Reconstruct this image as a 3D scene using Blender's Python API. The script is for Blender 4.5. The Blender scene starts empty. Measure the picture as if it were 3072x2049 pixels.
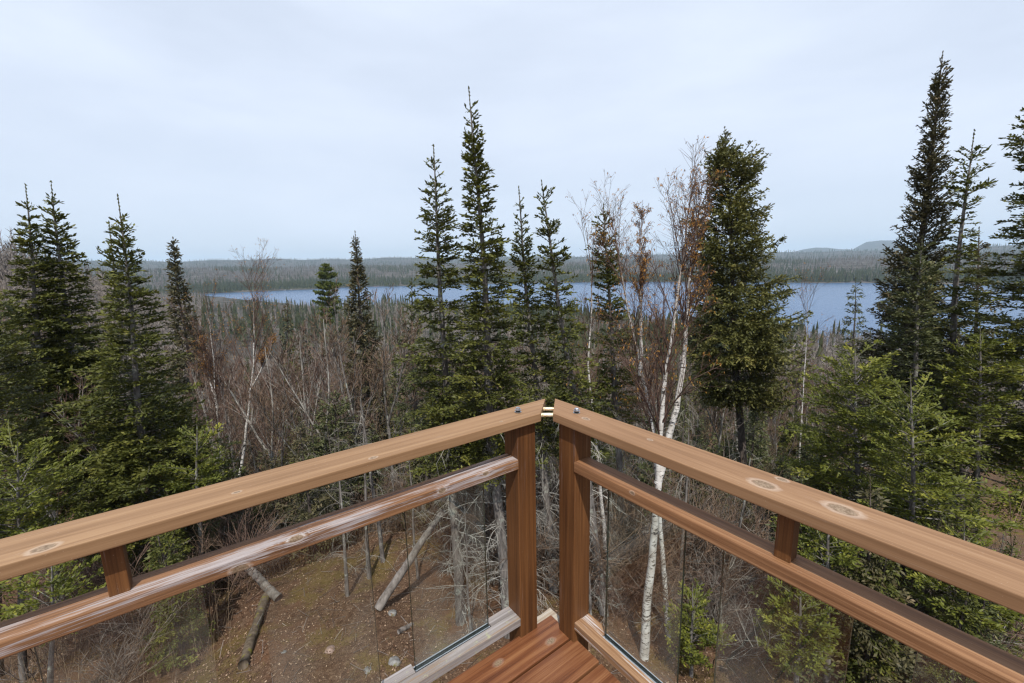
import bpy, math, random
import numpy as np
from mathutils import Vector, Matrix

# ------------------------------------------------------------------ camera, sky, sun, exposure
SC = bpy.context.scene
COL = SC.collection
ZC = 1.5337                       # eye height above the deck boards (deck top is z = 0)
FPX = 1283.7                      # focal length in pixels of the 3072 px wide photograph
PITCH, ROLL = math.radians(10.03), math.radians(-1.165)
TH = math.radians(144.6 - .785)   # heading of the right hand railing (towards the viewer)
_F = np.array([0, math.cos(PITCH), -math.sin(PITCH)])
_U0 = np.array([0, math.sin(PITCH), math.cos(PITCH)])
_R0 = np.array([1., 0, 0])
_R = math.cos(ROLL) * _R0 + math.sin(ROLL) * _U0
_U = -math.sin(ROLL) * _R0 + math.cos(ROLL) * _U0
cam = bpy.data.cameras.new('camera')
cam.sensor_fit = 'HORIZONTAL'; cam.sensor_width = 36.0
cam.lens = FPX / 3072 * 36.0
cam.clip_start = .05; cam.clip_end = 30000
camo = bpy.data.objects.new('camera', cam); COL.objects.link(camo)
M = Matrix.Identity(4)
for i in range(3):
    M[i][0] = _R[i]; M[i][1] = _U[i]; M[i][2] = -_F[i]
M[2][3] = ZC
camo.matrix_world = M
SC.camera = camo

SUN_AZ, SUN_EL = math.radians(177.8), math.radians(58.5)     # clockwise from straight ahead
SDIR = Vector((math.sin(SUN_AZ) * math.cos(SUN_EL), math.cos(SUN_AZ) * math.cos(SUN_EL), math.sin(SUN_EL)))
sl = bpy.data.lights.new('sun', 'SUN'); sl.energy = 5.0; sl.angle = math.radians(.6); sl.color = (1, .95, .87)
so = bpy.data.objects.new('sun', sl); COL.objects.link(so)
so.rotation_euler = (-SDIR).to_track_quat('-Z', 'Y').to_euler(); so.location = (0, -20, 30)

W = bpy.data.worlds.new('World'); SC.world = W; W.use_nodes = True
nt = W.node_tree; nt.nodes.clear()
def wn(t, **k):
    n = nt.nodes.new(t)
    for a, b in k.items(): setattr(n, a, b)
    return n
sky = wn('ShaderNodeTexSky', sky_type='NISHITA', sun_disc=False, sun_elevation=SUN_EL, sun_rotation=SUN_AZ,
         altitude=450, air_density=1.0, dust_density=1.2, ozone_density=1.0)
tc = wn('ShaderNodeTexCoord'); mp = wn('ShaderNodeMapping'); mp.inputs['Scale'].default_value = (1.2, 2.2, 5.0)
mp.inputs['Rotation'].default_value = (0, .12, .5)
nz = wn('ShaderNodeTexNoise'); nz.inputs['Scale'].default_value = 1.6; nz.inputs['Detail'].default_value = 6
nz.inputs['Roughness'].default_value = .5; nz.inputs['Distortion'].default_value = .15
rp = wn('ShaderNodeValToRGB'); rp.color_ramp.elements[0].position = .34; rp.color_ramp.elements[1].position = .70
rp.color_ramp.elements[0].color = (.80, .80, .80, 1); rp.color_ramp.elements[1].color = (.97, .97, .97, 1)
mx = wn('ShaderNodeMix', data_type='RGBA'); mx.inputs[7].default_value = (8.5, 9.4, 11.0, 1)   # thin white veil of high cloud
bg = wn('ShaderNodeBackground'); bg.inputs['Strength'].default_value = .1
wo = wn('ShaderNodeOutputWorld')
L = nt.links.new
L(tc.outputs['Generated'], mp.inputs['Vector']); L(mp.outputs[0], nz.inputs['Vector']); L(nz.outputs['Fac'], rp.inputs[0])
L(rp.outputs[0], mx.inputs[0]); L(sky.outputs[0], mx.inputs[6]); L(mx.outputs[2], bg.inputs[0]); L(bg.outputs[0], wo.inputs[0])

SC.view_settings.view_transform = 'Standard'; SC.view_settings.look = 'None'
SC.view_settings.exposure = 0; SC.view_settings.gamma = 1; SC.view_settings.use_curve_mapping = False
SC.render.engine = 'CYCLES'
cy = SC.cycles
cy.max_bounces = 6; cy.diffuse_bounces = 2; cy.glossy_bounces = 3; cy.transmission_bounces = 3; cy.volume_bounces = 0
cy.transparent_max_bounces = 16; cy.caustics_reflective = False; cy.caustics_refractive = False
cy.sample_clamp_indirect = 4; cy.use_denoising = True; cy.use_adaptive_sampling = False
SC.render.film_transparent = False
cy.pixel_filter_type = 'BLACKMAN_HARRIS'; cy.filter_width = 1.3

# ------------------------------------------------------------------ pixels to places
K = 3072 / 2351.
def ray(x, y):
    """direction through a point of the photograph (2351 px wide view)"""
    d = _F + _R * (x * K - 1536) / FPX + _U * (1024.5 - y * K) / FPX
    return d
def at(x, y, dist):
    """the point seen at x, y that stands dist metres ahead of the deck's viewpoint"""
    d = ray(x, y); return np.array([0, 0, ZC]) + d * (dist / d[1])
def sstep(a, b, x):
    t = np.clip((np.asarray(x, float) - a) / (b - a), 0, 1); return t * t * (3 - 2 * t)
LAKE = -40.0
def shore_near(az):
    return np.interp(az, [-.64, -.56, -.45, -.3, -.1, .1, .3, .55, .8, 1.2], [1010, 760, 560, 500, 430, 350, 285, 250, 245, 300])
def shore_far(az):
    return np.interp(az, [-.64, -.5, -.3, 0, .3, .6, 1.2], [1012, 1040, 1060, 1050, 1010, 960, 1000]) + 9 * np.sin(az * 31) + 5 * np.sin(az * 77)
def bump(x, y):
    return (.10 * np.sin(x * 1.1 + .6 * np.sin(y * .9)) + .09 * np.sin(y * 1.35 + 1.7 * np.sin(x * .55)) + .05 * np.sin(x * 2.7 + y * 2.1)
            + .03 * np.sin(x * 5.3 - y * 4.1))
def G(x, y):
    x = np.asarray(x, float); y = np.asarray(y, float)
    r = np.hypot(x, y) + 1e-6; az = np.arctan2(x, y)
    front = sstep(-.3, .45, np.cos(az))
    dn = shore_near(az); df = shore_far(az)
    prof = np.interp(r, [0, 9, 12, 17, 25, 45, 70, 100], [-5.85, -5.9, -6.5, -8.6, -12.2, -18.7, -24.5, -28.5])
    t = np.clip((r - 100) / np.maximum(dn - 100, 1), 0, 1)
    prof = np.where(r > 100, -28.5 - 11.6 * (1 - (1 - t) ** 1.6), prof)
    z = -5.85 + (prof + 5.85) * front
    z = z + 36 * sstep(.52, .95, -az) * sstep(25, 170, r) * (1 - sstep(400, 900, r)) * front
    z = z + bump(x, y) * sstep(2, 5, r) * (1 + sstep(20, 120, r) * 5)
    # lake bed
    inl = (r > dn) & (r < df) & (np.abs(az) < 1.3)
    bed = LAKE - np.minimum((r - dn), (df - r)) * .05 - .3
    z = np.where(inl, np.minimum(bed, LAKE - .3), np.where(r < dn, np.maximum(z, LAKE + .35), z))
    # country beyond the lake
    q = r - df
    amp = np.interp(az, [-1, -.6, -.3, 0, .3, .6, .8, 1.2], [1.0, 1.05, 1.05, .95, .75, .6, .65, .8])
    far = LAKE + .6 + np.interp(q, [0, 25, 250, 650, 1200, 2000, 3000, 4200, 9000], [0, 4, 17, 40, 46, 62, 104, 84, 60]) * (.55 + .45 * amp) \
        + np.interp(q, [0, 2200, 3000, 4000, 9000], [0, 0, 22, 0, 0]) * amp * (1 + .25 * np.sin(az * 23 + 1) + .12 * np.sin(az * 61))
    far = far + np.interp(q, [0, 60, 600, 9000], [0, 0, 3.5, 3.5]) * (np.sin(x * .011) * np.cos(y * .008 + 1.))
    hill = 185 * np.exp(-(np.abs(az - .705) / .034) ** 4) + 150 * np.exp(-((az - .615) / .06) ** 2) + 130 * np.exp(-((az - .80) / .06) ** 2)
    far = far + hill * sstep(5200, 7600, r) * (1 - sstep(8800, 10500, r))
    return np.where((q > 0) & (r > dn), far, z)
def g1(x, y): return float(G(x, y))
def ground_hit(x, y):
    d = ray(x, y); o = np.array([0, 0, ZC]); t = 1.0
    while t < 400:
        p = o + d * t
        if p[2] <= g1(p[0], p[1]): return p
        t += .03 + t * .002
    return p

# ------------------------------------------------------------------ helpers
def mesh_obj(name, V, faces, mat, parent=None, tint=None, smooth=False, mats=None, fmat=None):
    """faces: list of int arrays (m,3) / (m,4)"""
    V = np.ascontiguousarray(V, dtype=np.float32)
    me = bpy.data.meshes.new(name)
    faces = [np.asarray(f, dtype=np.int32) for f in faces if len(f)]
    nl = sum(f.size for f in faces); nf = sum(len(f) for f in faces)
    me.vertices.add(len(V)); me.vertices.foreach_set('co', V.ravel())
    me.loops.add(nl); me.loops.foreach_set('vertex_index', np.concatenate([f.ravel() for f in faces]))
    tot = np.concatenate([np.full(len(f), f.shape[1], dtype=np.int32) for f in faces])
    st = np.concatenate([[0], np.cumsum(tot)[:-1]]).astype(np.int32)
    me.polygons.add(nf); me.polygons.foreach_set('loop_start', st)
    me.polygons.foreach_set('use_smooth', np.full(nf, bool(smooth)))
    for m in (mats or [mat]): me.materials.append(m)
    if fmat is not None: me.polygons.foreach_set('material_index', np.asarray(fmat, dtype=np.int32))
    if tint is not None:
        a = me.attributes.new('tint', 'FLOAT', 'POINT'); a.data.foreach_set('value', np.asarray(tint, dtype=np.float32))
    me.update(calc_edges=True)
    o = bpy.data.objects.new(name, me); COL.objects.link(o)
    if parent is not None: o.parent = parent
    return o
def empty(name, loc=(0, 0, 0), label=None, cat=None, group=None):
    o = bpy.data.objects.new(name, None); COL.objects.link(o); o.location = loc; o.empty_display_size = .1
    tag(o, label, cat, group); return o
def tag(o, label=None, cat=None, group=None, kind=None):
    for k, v in (('label', label), ('category', cat), ('group', group), ('kind', kind)):
        if v: o[k] = v
    return o
def copy_tree(o, parent=None):
    c = o.copy(); COL.objects.link(c); c.parent = parent
    for ch in o.children: copy_tree(ch, c)
    return c
def unit(v): return v / np.maximum(np.linalg.norm(v, axis=-1, keepdims=True), 1e-9)
class Acc:
    """collects geometry; faces are re-indexed"""
    def __init__(s): s.V = []; s.Q = []; s.T = []; s.t = []; s.n = 0
    def add(s, V, Q=None, T=None, tint=0.5):
        V = np.asarray(V, float)
        if len(V) == 0: return
        if Q is not None and len(Q): s.Q.append(np.asarray(Q) + s.n)
        if T is not None and len(T): s.T.append(np.asarray(T) + s.n)
        s.V.append(V); s.t.append(np.broadcast_to(np.asarray(tint, float), (len(V),)).copy()); s.n += len(V)
    def obj(s, name, mat, parent=None, smooth=False):
        f = []
        if s.Q: f.append(np.concatenate(s.Q))
        if s.T: f.append(np.concatenate(s.T))
        return mesh_obj(name, np.concatenate(s.V), f, mat, parent, np.concatenate(s.t), smooth)
def tubes(P, R, sides=5, cap=False):
    """P (m,n,3) polylines, R (m,n) radii -> verts, quads"""
    P = np.asarray(P, float); R = np.asarray(R, float); m, n, _ = P.shape
    T = np.empty_like(P); T[:, 1:-1] = P[:, 2:] - P[:, :-2]; T[:, 0] = P[:, 1] - P[:, 0]; T[:, -1] = P[:, -1] - P[:, -2]
    T = unit(T)
    ref = np.where(np.abs(T[:, :1, 2:3]) > .8, np.array([1., 0, 0]), np.array([0, 0, 1.])) + 0 * T
    A = unit(np.cross(T, ref)); B = np.cross(T, A)
    an = np.arange(sides) * 2 * math.pi / sides
    ring = A[:, :, None] * np.cos(an)[:, None] + B[:, :, None] * np.sin(an)[:, None]
    V = (P[:, :, None] + ring * R[:, :, None, None]).reshape(-1, 3)
    i = np.arange(m)[:, None, None] * n * sides + np.arange(n - 1)[None, :, None] * sides
    k = np.arange(sides)[None, None, :]; k2 = (k + 1) % sides
    Q = np.stack([i + k, i + k2, i + sides + k2, i + sides + k], -1).reshape(-1, 4)
    return V, Q
def kites(S, D, Ln, Wd, Wax):
    """leaf shaped faces: start, unit dir, length, width, unit width axis"""
    m = len(S); Ln = np.broadcast_to(Ln, (m,))[:, None]; Wd = np.broadcast_to(Wd, (m,))[:, None]
    mid = S + D * Ln * .5
    V = np.stack([S, mid - Wax * Wd * .5, S + D * Ln, mid + Wax * Wd * .5], 1).reshape(-1, 3)
    Q = np.arange(m * 4).reshape(m, 4)
    return V, Q
def shoots(acc, S, D, Ln, Wd, rng, tint, flat=.5, both=True):
    if len(S) == 0: return
    ref = np.array([0, 0, 1.]) + rng.normal(0, 1 - flat, (len(S), 3)) * .8
    wa = unit(np.cross(D, ref)); wb = np.cross(D, wa)
    tt = np.repeat(tint, 4)
    V, Q = kites(S, D, Ln, Wd, wa); acc.add(V, Q, tint=tt)
    if both:
        V, Q = kites(S, D, Ln, np.asarray(Wd) * .8, wb); acc.add(V, Q, tint=tt)
def rotz(v, a):
    c, s = np.cos(a), np.sin(a)
    return np.stack([v[:, 0] * c - v[:, 1] * s, v[:, 0] * s + v[:, 1] * c, v[:, 2]], 1)
def lerp_poly(P, t):
    """P (m,n,3), t (m,) -> point and tangent"""
    n = P.shape[1]; f = np.clip(t, 0, .9999) * (n - 1); i = f.astype(int); w = (f - i)[:, None]; a = np.arange(len(P))
    return P[a, i] * (1 - w) + P[a, i + 1] * w, unit(P[a, i + 1] - P[a, i])

# ------------------------------------------------------------------ materials
def new_mat(name):
    m = bpy.data.materials.new(name); m.use_nodes = True; m.node_tree.nodes.clear(); return m, m.node_tree
class N:
    def __init__(s, tree): s.t = tree
    def __call__(s, typ, ins=None, **k):
        n = s.t.nodes.new(typ)
        for a, b in k.items(): setattr(n, a, b)
        for a, b in (ins or {}).items():
            if hasattr(b, 'is_output') or b.__class__.__name__.startswith('NodeSocket'): s.t.links.new(b, n.inputs[a])
            else: n.inputs[a].default_value = b
        return n
    def ramp(s, fac, stops):
        n = s.t.nodes.new('ShaderNodeValToRGB'); s.t.links.new(fac, n.inputs[0]); e = n.color_ramp.elements
        while len(e) < len(stops): e.new(.5)
        for q, (p, c) in zip(e, stops): q.position = p; q.color = (*c, 1) if len(c) == 3 else c
        return n.outputs[0]
    def mix(s, fac, a, b):
        n = s('ShaderNodeMix', {0: fac, 6: a, 7: b}, data_type='RGBA'); return n.outputs[2]
    def math(s, op, a, b=0.0, clamp=False):
        n = s('ShaderNodeMath', {0: a, 1: b}, operation=op, use_clamp=clamp); return n.outputs[0]
    def noise(s, vec, scale, detail=4, rough=.55, dist=0.):
        return s('ShaderNodeTexNoise', {'Vector': vec, 'Scale': scale, 'Detail': detail, 'Roughness': rough, 'Distortion': dist}).outputs['Fac']
    def mapping(s, vec, scale, loc=(0, 0, 0)):
        return s('ShaderNodeMapping', {'Vector': vec, 'Scale': scale, 'Location': loc}).outputs[0]
    def coords(s, which='Object'): return s('ShaderNodeTexCoord').outputs[which]
    def out(s, surf, vol=None):
        o = s('ShaderNodeOutputMaterial'); 
        if surf is not None: s.t.links.new(surf, o.inputs['Surface'])
        if vol is not None: s.t.links.new(vol, o.inputs['Volume'])
def C4(c): return (*c, 1)
def foliage_mat(name, dark, light, trans=.22, third=None):
    m, t = new_mat(name); n = N(t)
    a = n('ShaderNodeAttribute', attribute_name='tint').outputs['Fac']
    stops = [(0, dark), (1, light)] if third is None else [(0, dark), (.75, light), (1, third)]
    c = n.ramp(a, stops)
    p = n('ShaderNodeBsdfPrincipled', {'Base Color': c, 'Roughness': .55, 'Specular IOR Level': .25})
    tr = n('ShaderNodeBsdfTranslucent', {'Color': c})
    n.out(n('ShaderNodeMixShader', {0: trans, 1: p.outputs[0], 2: tr.outputs[0]}).outputs[0]); return m
def bark_mat(name, a, b, scale=14, lich=None):
    m, t = new_mat(name); n = N(t); co = n.coords()
    v = n.noise(n.mapping(co, (1, 1, .22)), scale, 5, .65)
    c = n.ramp(v, [(.35, a), (.65, b)])
    if lich:
        w = n.noise(co, 6.0, 4, .6); c = n.mix(n.ramp(w, [(.56, (0, 0, 0)), (.66, (1, 1, 1))]), c, C4(lich))
    bp = n('ShaderNodeBump', {'Height': v, 'Strength': .8, 'Distance': .012})
    n.out(n('ShaderNodeBsdfPrincipled', {'Base Color': c, 'Roughness': .9, 'Specular IOR Level': .15, 'Normal': bp.outputs[0]}).outputs[0]); return m
def tint_mat(name, a, b, rough=.9):
    m, t = new_mat(name); n = N(t)
    c = n.ramp(n('ShaderNodeAttribute', attribute_name='tint').outputs['Fac'], [(0, a), (1, b)])
    n.out(n('ShaderNodeBsdfPrincipled', {'Base Color': c, 'Roughness': rough, 'Specular IOR Level': .1}).outputs[0]); return m
def birch_mat():
    m, t = new_mat('birch_bark'); n = N(t); co = n.coords()
    v = n.noise(n.mapping(co, (9, 9, 42)), 1.0, 3, .6)
    w = n.noise(n.mapping(co, (4, 4, 9)), 1.0, 4, .65)
    base = n.ramp(n.noise(co, 5, 3), [(.35, (.42, .39, .35)), (.65, (.66, .64, .61))])
    c = n.mix(n.ramp(v, [(.56, (0, 0, 0)), (.62, (1, 1, 1))]), base, (.07, .06, .05, 1))
    c = n.mix(n.ramp(w, [(.59, (0, 0, 0)), (.63, (1, 1, 1))]), c, (.035, .03, .028, 1))
    a = n('ShaderNodeAttribute', attribute_name='tint').outputs['Fac']
    c = n.mix(a, c, (.16, .085, .05, 1))
    bp = n('ShaderNodeBump', {'Height': w, 'Strength': .5, 'Distance': .006})
    n.out(n('ShaderNodeBsdfPrincipled', {'Base Color': c, 'Roughness': .75, 'Specular IOR Level': .2, 'Normal': bp.outputs[0]}).outputs[0]); return m
def wood_mat(name, dark, mid, light, weather=0., wcol=(.50, .48, .49), wloc=(.52, .62), knots=(), rough=.62, bump=.35, lichen=0., plane='xy', streak=1.0, wzone=None, krim=.27, kface=.004):
    """long grain runs along local x; knots = (x, y_or_z, radius)"""
    m, t = new_mat(name); n = N(t); co = n.coords()
    sep = n('ShaderNodeSeparateXYZ', {0: co}); X, Y, Z = sep.outputs
    info = n('ShaderNodeObjectInfo').outputs['Random']
    off = n('ShaderNodeCombineXYZ', {0: n.math('MULTIPLY', info, 7.3), 1: n.math('MULTIPLY', info, 3.1), 2: 0.0}).outputs[0]
    vec = n('ShaderNodeVectorMath', {0: co, 1: off}, operation='ADD').outputs[0]
    km = None; kr = None; warp = None
    for (kx, ky, r) in knots:
        wv = n.math('MULTIPLY', n.math('SUBTRACT', n.noise(co, 70, 2, .5), .5), r * .35)
        dx = n.math('ADD', n.math('MULTIPLY', n.math('SUBTRACT', X, kx), .62), wv); dy = n.math('ADD', n.math('SUBTRACT', Y if plane == 'xy' else Z, ky), wv)
        d2 = n.math('ADD', n.math('MULTIPLY', dx, dx), n.math('MULTIPLY', dy, dy))
        if plane == 'xz': dq = n.math('SUBTRACT', Y, kface); d2 = n.math('ADD', d2, n.math('MULTIPLY', dq, dq))
        d = n.math('SQRT', d2)
        q = n.math('DIVIDE', d, r * .82)
        core = n.ramp(q, [(.66, (1, 1, 1)), (.86, (0, 0, 0))]); rim = n.ramp(n.math('MULTIPLY', q, .6), [(.42, (0, 0, 0)), (.52, (1, 1, 1)), (.62, (.7, .7, .7)), (.78, (0, 0, 0))])
        g = n.math('DIVIDE', .006, n.math('ADD', n.math('MULTIPLY', q, q), .5))
        km = core if km is None else n.math('MAXIMUM', km, core)
        kr = rim if kr is None else n.math('MAXIMUM', kr, rim)
        sg = n.math('MULTIPLY', g, n.math('SIGN', dy)); warp = sg if warp is None else n.math('ADD', warp, sg)
    if warp is not None:
        vec = n('ShaderNodeVectorMath', {0: vec, 1: n('ShaderNodeCombineXYZ', {0: 0., 1: warp, 2: warp}).outputs[0]}, operation='SUBTRACT').outputs[0]
    g1_ = n.noise(n.mapping(vec, (.9, 55 * streak, 55 * streak)), 1.0, 6, .68, .2)
    g2 = n.noise(n.mapping(vec, (3, 240, 240)), 1.0, 4, .75)
    big = n.noise(n.mapping(vec, (2.2, 7, 7)), 1.0, 3, .5)
    f = n.math('ADD', n.math('MULTIPLY', g1_, .55), n.math('ADD', n.math('MULTIPLY', g2, .25), n.math('MULTIPLY', big, .20)))
    c = n.ramp(f, [(.38, dark), (.50, mid), (.62, light)])
    if weather:
        w = n.noise(n.mapping(vec, (2.4, 22, 22)), 1.0, 5, .65, .3)
        w2 = n.noise(n.mapping(vec, (2.0, 170, 170)), 1.0, 4, .7)
        w = n.math('ADD', n.math('MULTIPLY', w, .5), n.math('MULTIPLY', w2, .5))
        if wzone:      # band along the board where the finish has worn off: (centre, half width) across local y + z
            s_ = n.math('ADD', Y, Z); w = n.math('ADD', w, n.math('MULTIPLY', n.math('SUBTRACT', 1.0, n.math('DIVIDE', n.math('ABSOLUTE', n.math('SUBTRACT', s_, wzone[0])), wzone[1])), .09))
        wf = n.math('MULTIPLY', n.ramp(w, [(wloc[0], (0, 0, 0)), (wloc[1], (1, 1, 1))]), weather)
        c = n.mix(wf, c, C4(wcol))
    if lichen:
        lf = n.math('MULTIPLY', n.ramp(n.noise(co, 38, 4, .7), [(.60, (0, 0, 0)), (.68, (1, 1, 1))]), lichen); c = n.mix(lf, c, (.34, .36, .20, 1))
    sp = n.ramp(n.noise(vec, 260, 2, .5), [(.70, (0, 0, 0)), (.76, (1, 1, 1))])      # specks of dust and pollen
    c = n.mix(n.math('MULTIPLY', sp, .22), c, (.55, .47, .38, 1))
    h = n.math('ADD', n.math('MULTIPLY', g1_, .6), n.math('MULTIPLY', g2, .5))
    if km is not None:
        kn = n.ramp(n.noise(co, 150, 3, .7), [(.35, (.13, .085, .05)), (.7, (.30, .22, .15))])
        c = n.mix(n.math('MULTIPLY', kr, krim), c, (.62, .55, .48, 1)); c = n.mix(km, c, kn)
        h = n.math('SUBTRACT', h, n.math('MULTIPLY', km, .25))
    bp = n('ShaderNodeBump', {'Height': h, 'Strength': bump, 'Distance': .004})
    n.out(n('ShaderNodeBsdfPrincipled', {'Base Color': c, 'Roughness': rough, 'Specular IOR Level': .3, 'Normal': bp.outputs[0]}).outputs[0]); return m
def metal_mat(name, col, rough=.35, rust=0., rcol=(.30, .15, .05), met=1.0):
    m, t = new_mat(name); n = N(t); co = n.coords()
    v = n.noise(co, 90, 4, .65); c = n.mix(n.math('MULTIPLY', n.ramp(v, [(.5, (0, 0, 0)), (.62, (1, 1, 1))]), rust), C4(col), C4(rcol))
    n.out(n('ShaderNodeBsdfPrincipled', {'Base Color': c, 'Metallic': met, 'Roughness': rough}).outputs[0]); return m
def glass_mat():
    m, t = new_mat('panel_glass'); n = N(t)
    ge = n('ShaderNodeNewGeometry')
    cs = n.math('ABSOLUTE', n('ShaderNodeVectorMath', {0: ge.outputs['Normal'], 1: ge.outputs['Incoming']}, operation='DOT_PRODUCT').outputs['Value'])
    fr = n.math('ADD', .04, n.math('MULTIPLY', n.math('POWER', n.math('SUBTRACT', 1.0, cs, True), 5.0), .96), True)
    tr = n('ShaderNodeBsdfTransparent', {'Color': (.93, .955, .94, 1)})
    co = n.coords(); sm = n.noise(n.mapping(co, (3, 3, 2)), 1.0, 5, .6)
    dirt_haze = n.math('MULTIPLY', n.ramp(sm, [(.42, (0, 0, 0)), (.75, (1, 1, 1))]), .075)  # patchy dirt film, strengthened to paint a visible haze on the panes
    gl = n('ShaderNodeBsdfGlossy', {'Color': (1, 1, 1, 1), 'Roughness': .0})
    df = n('ShaderNodeBsdfDiffuse', {'Color': (.5, .5, .47, 1)})
    a = n('ShaderNodeMixShader', {0: dirt_haze, 1: tr.outputs[0], 2: df.outputs[0]})
    n.out(n('ShaderNodeMixShader', {0: fr, 1: a.outputs[0], 2: gl.outputs[0]}).outputs[0]); return m
def simple(name, col, rough=.6, spec=.3):
    m, t = new_mat(name); n = N(t)
    n.out(n('ShaderNodeBsdfPrincipled', {'Base Color': C4(col), 'Roughness': rough, 'Specular IOR Level': spec}).outputs[0]); return m
def ground_mat():
    m, t = new_mat('forest_floor'); n = N(t); co = n.coords('Object')
    a = n.noise(co, 9, 6, .7); b = n.noise(co, .55, 4, .6, .3); f = n.noise(co, 45, 4, .7)
    c = n.ramp(n.math('ADD', n.math('MULTIPLY', a, .5), n.math('MULTIPLY', f, .5)), [(.36, (.038, .023, .015)), (.5, (.105, .063, .040)), (.66, (.22, .15, .10))])
    c = n.mix(n.math('MULTIPLY', n.ramp(b, [(.5, (0, 0, 0)), (.6, (1, 1, 1))]), .55), c, (.15, .075, .04, 1))
    ms = n.math('ADD', n.math('MULTIPLY', n.noise(n.mapping(co, (1, 1, 1), (4, 9, 0)), .9, 5, .65), .75), n.math('MULTIPLY', f, .25))
    c = n.mix(n.math('MULTIPLY', n.ramp(ms, [(.515, (0, 0, 0)), (.57, (1, 1, 1))]), .42), c, (.16, .125, .028, 1))
    far = n('ShaderNodeVectorMath', {0: co}, operation='LENGTH').outputs['Value']
    grey = n.ramp(n.noise(co, .02, 6, .75), [(.40, (.026, .030, .022)), (.50, (.060, .055, .048)), (.62, (.115, .104, .094))])
    c = n.mix(n('ShaderNodeMapRange', {0: far, 1: 60., 2: 200.}).outputs[0], c, grey)
    bp = n('ShaderNodeBump', {'Height': n.math('ADD', a, f), 'Strength': .8, 'Distance': .05})
    n.out(n('ShaderNodeBsdfPrincipled', {'Base Color': c, 'Roughness': .95, 'Specular IOR Level': .1, 'Normal': bp.outputs[0]}).outputs[0]); return m
def water_mat():
    m, t = new_mat('lake_water'); n = N(t); co = n.coords('Object')
    h = n.math('ADD', n.noise(n.mapping(co, (.5, .9, 1)), .55, 4, .6), n.math('MULTIPLY', n.noise(n.mapping(co, (.02, .05, 1)), 1.0, 3, .6), .7))
    bp = n('ShaderNodeBump', {'Height': h, 'Strength': 1.0, 'Distance': .55})
    n.out(n('ShaderNodeBsdfPrincipled', {'Base Color': (.045, .100, .205, 1), 'Roughness': .22, 'IOR': 1.333, 'Normal': bp.outputs[0]}).outputs[0]); return m

BARK_FIR = bark_mat('fir_bark', (.075, .065, .058), (.22, .20, .185), 16, (.30, .31, .27))
DEAD_NEAR = tint_mat('pale_dead_limbs', (.13, .118, .105), (.42, .405, .365))
BARK_DARK = bark_mat('spruce_bark', (.05, .04, .035), (.15, .125, .11), 18)
DEAD = tint_mat('dead_branch_wood', (.075, .064, .056), (.27, .255, .225))
FIR = foliage_mat('fir_needles', (.042, .052, .014), (.124, .130, .026), .25, (.20, .19, .04))
FIR_BRIGHT = foliage_mat('young_fir_needles', (.054, .070, .014), (.158, .172, .027), .28, (.27, .26, .042))
SPRUCE = foliage_mat('spruce_needles', (.046, .058, .026), (.110, .118, .044), .25, (.17, .15, .07))
SPRUCE_BROWN = foliage_mat('brown_spruce_needles', (.050, .050, .026), (.115, .100, .046), .25, (.18, .135, .075))
PINE = foliage_mat('pine_needles', (.055, .082, .018), (.17, .19, .036), .28)
BIRCH = birch_mat()
TWIG = tint_mat('bare_twigs', (.060, .036, .030), (.20, .135, .105))
TWIG_GREY = tint_mat('grey_twigs', (.080, .064, .056), (.235, .20, .175))
TWIG_BROWN = tint_mat('brown_twigs', (.070, .047, .034), (.21, .145, .10))
CATKIN = tint_mat('birch_catkins', (.22, .11, .035), (.52, .27, .06))
PALE_BARK = bark_mat('aspen_bark', (.13, .115, .10), (.40, .38, .345), 9)
GROUND = ground_mat(); WATER = water_mat()

# ------------------------------------------------------------------ ground and lake
def make_ground():
    rr = np.concatenate([[.01], np.geomspace(.6, 9000, 230)]); na = 340
    az = np.linspace(-math.pi, math.pi, na, endpoint=False)
    # finer in front
    az = az + .0 * az
    X = rr[:, None] * np.sin(az)[None]; Y = rr[:, None] * np.cos(az)[None]
    Z = G(X, Y); V = np.stack([X, Y, Z], -1).reshape(-1, 3)
    i = np.arange(len(rr) - 1)[:, None] * na; k = np.arange(na)[None]; k2 = (k + 1) % na
    Q = np.stack([i + k, i + na + k, i + na + k2, i + k2], -1).reshape(-1, 4)
    tag(mesh_obj('ground', V, [Q[:, ::-1]], GROUND, smooth=True), kind='structure')
make_ground()
def make_lake():
    az = np.linspace(-.66, 1.25, 80); n = 30; t = np.linspace(-.03, 1.03, n)
    dn, df = shore_near(az), shore_far(az); r = dn[None] + (df - dn)[None] * t[:, None]
    V = np.stack([r * np.sin(az), r * np.cos(az), np.full_like(r, LAKE)], -1).reshape(-1, 3)
    i = np.arange(n - 1)[:, None] * 80; k = np.arange(79)[None]
    Q = np.stack([i + k, i + k + 1, i + 81 + k, i + 80 + k], -1).reshape(-1, 4)
    o = mesh_obj('lake', V, [Q[:, ::-1]], WATER); tag(o, kind='structure')
make_lake()

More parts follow.
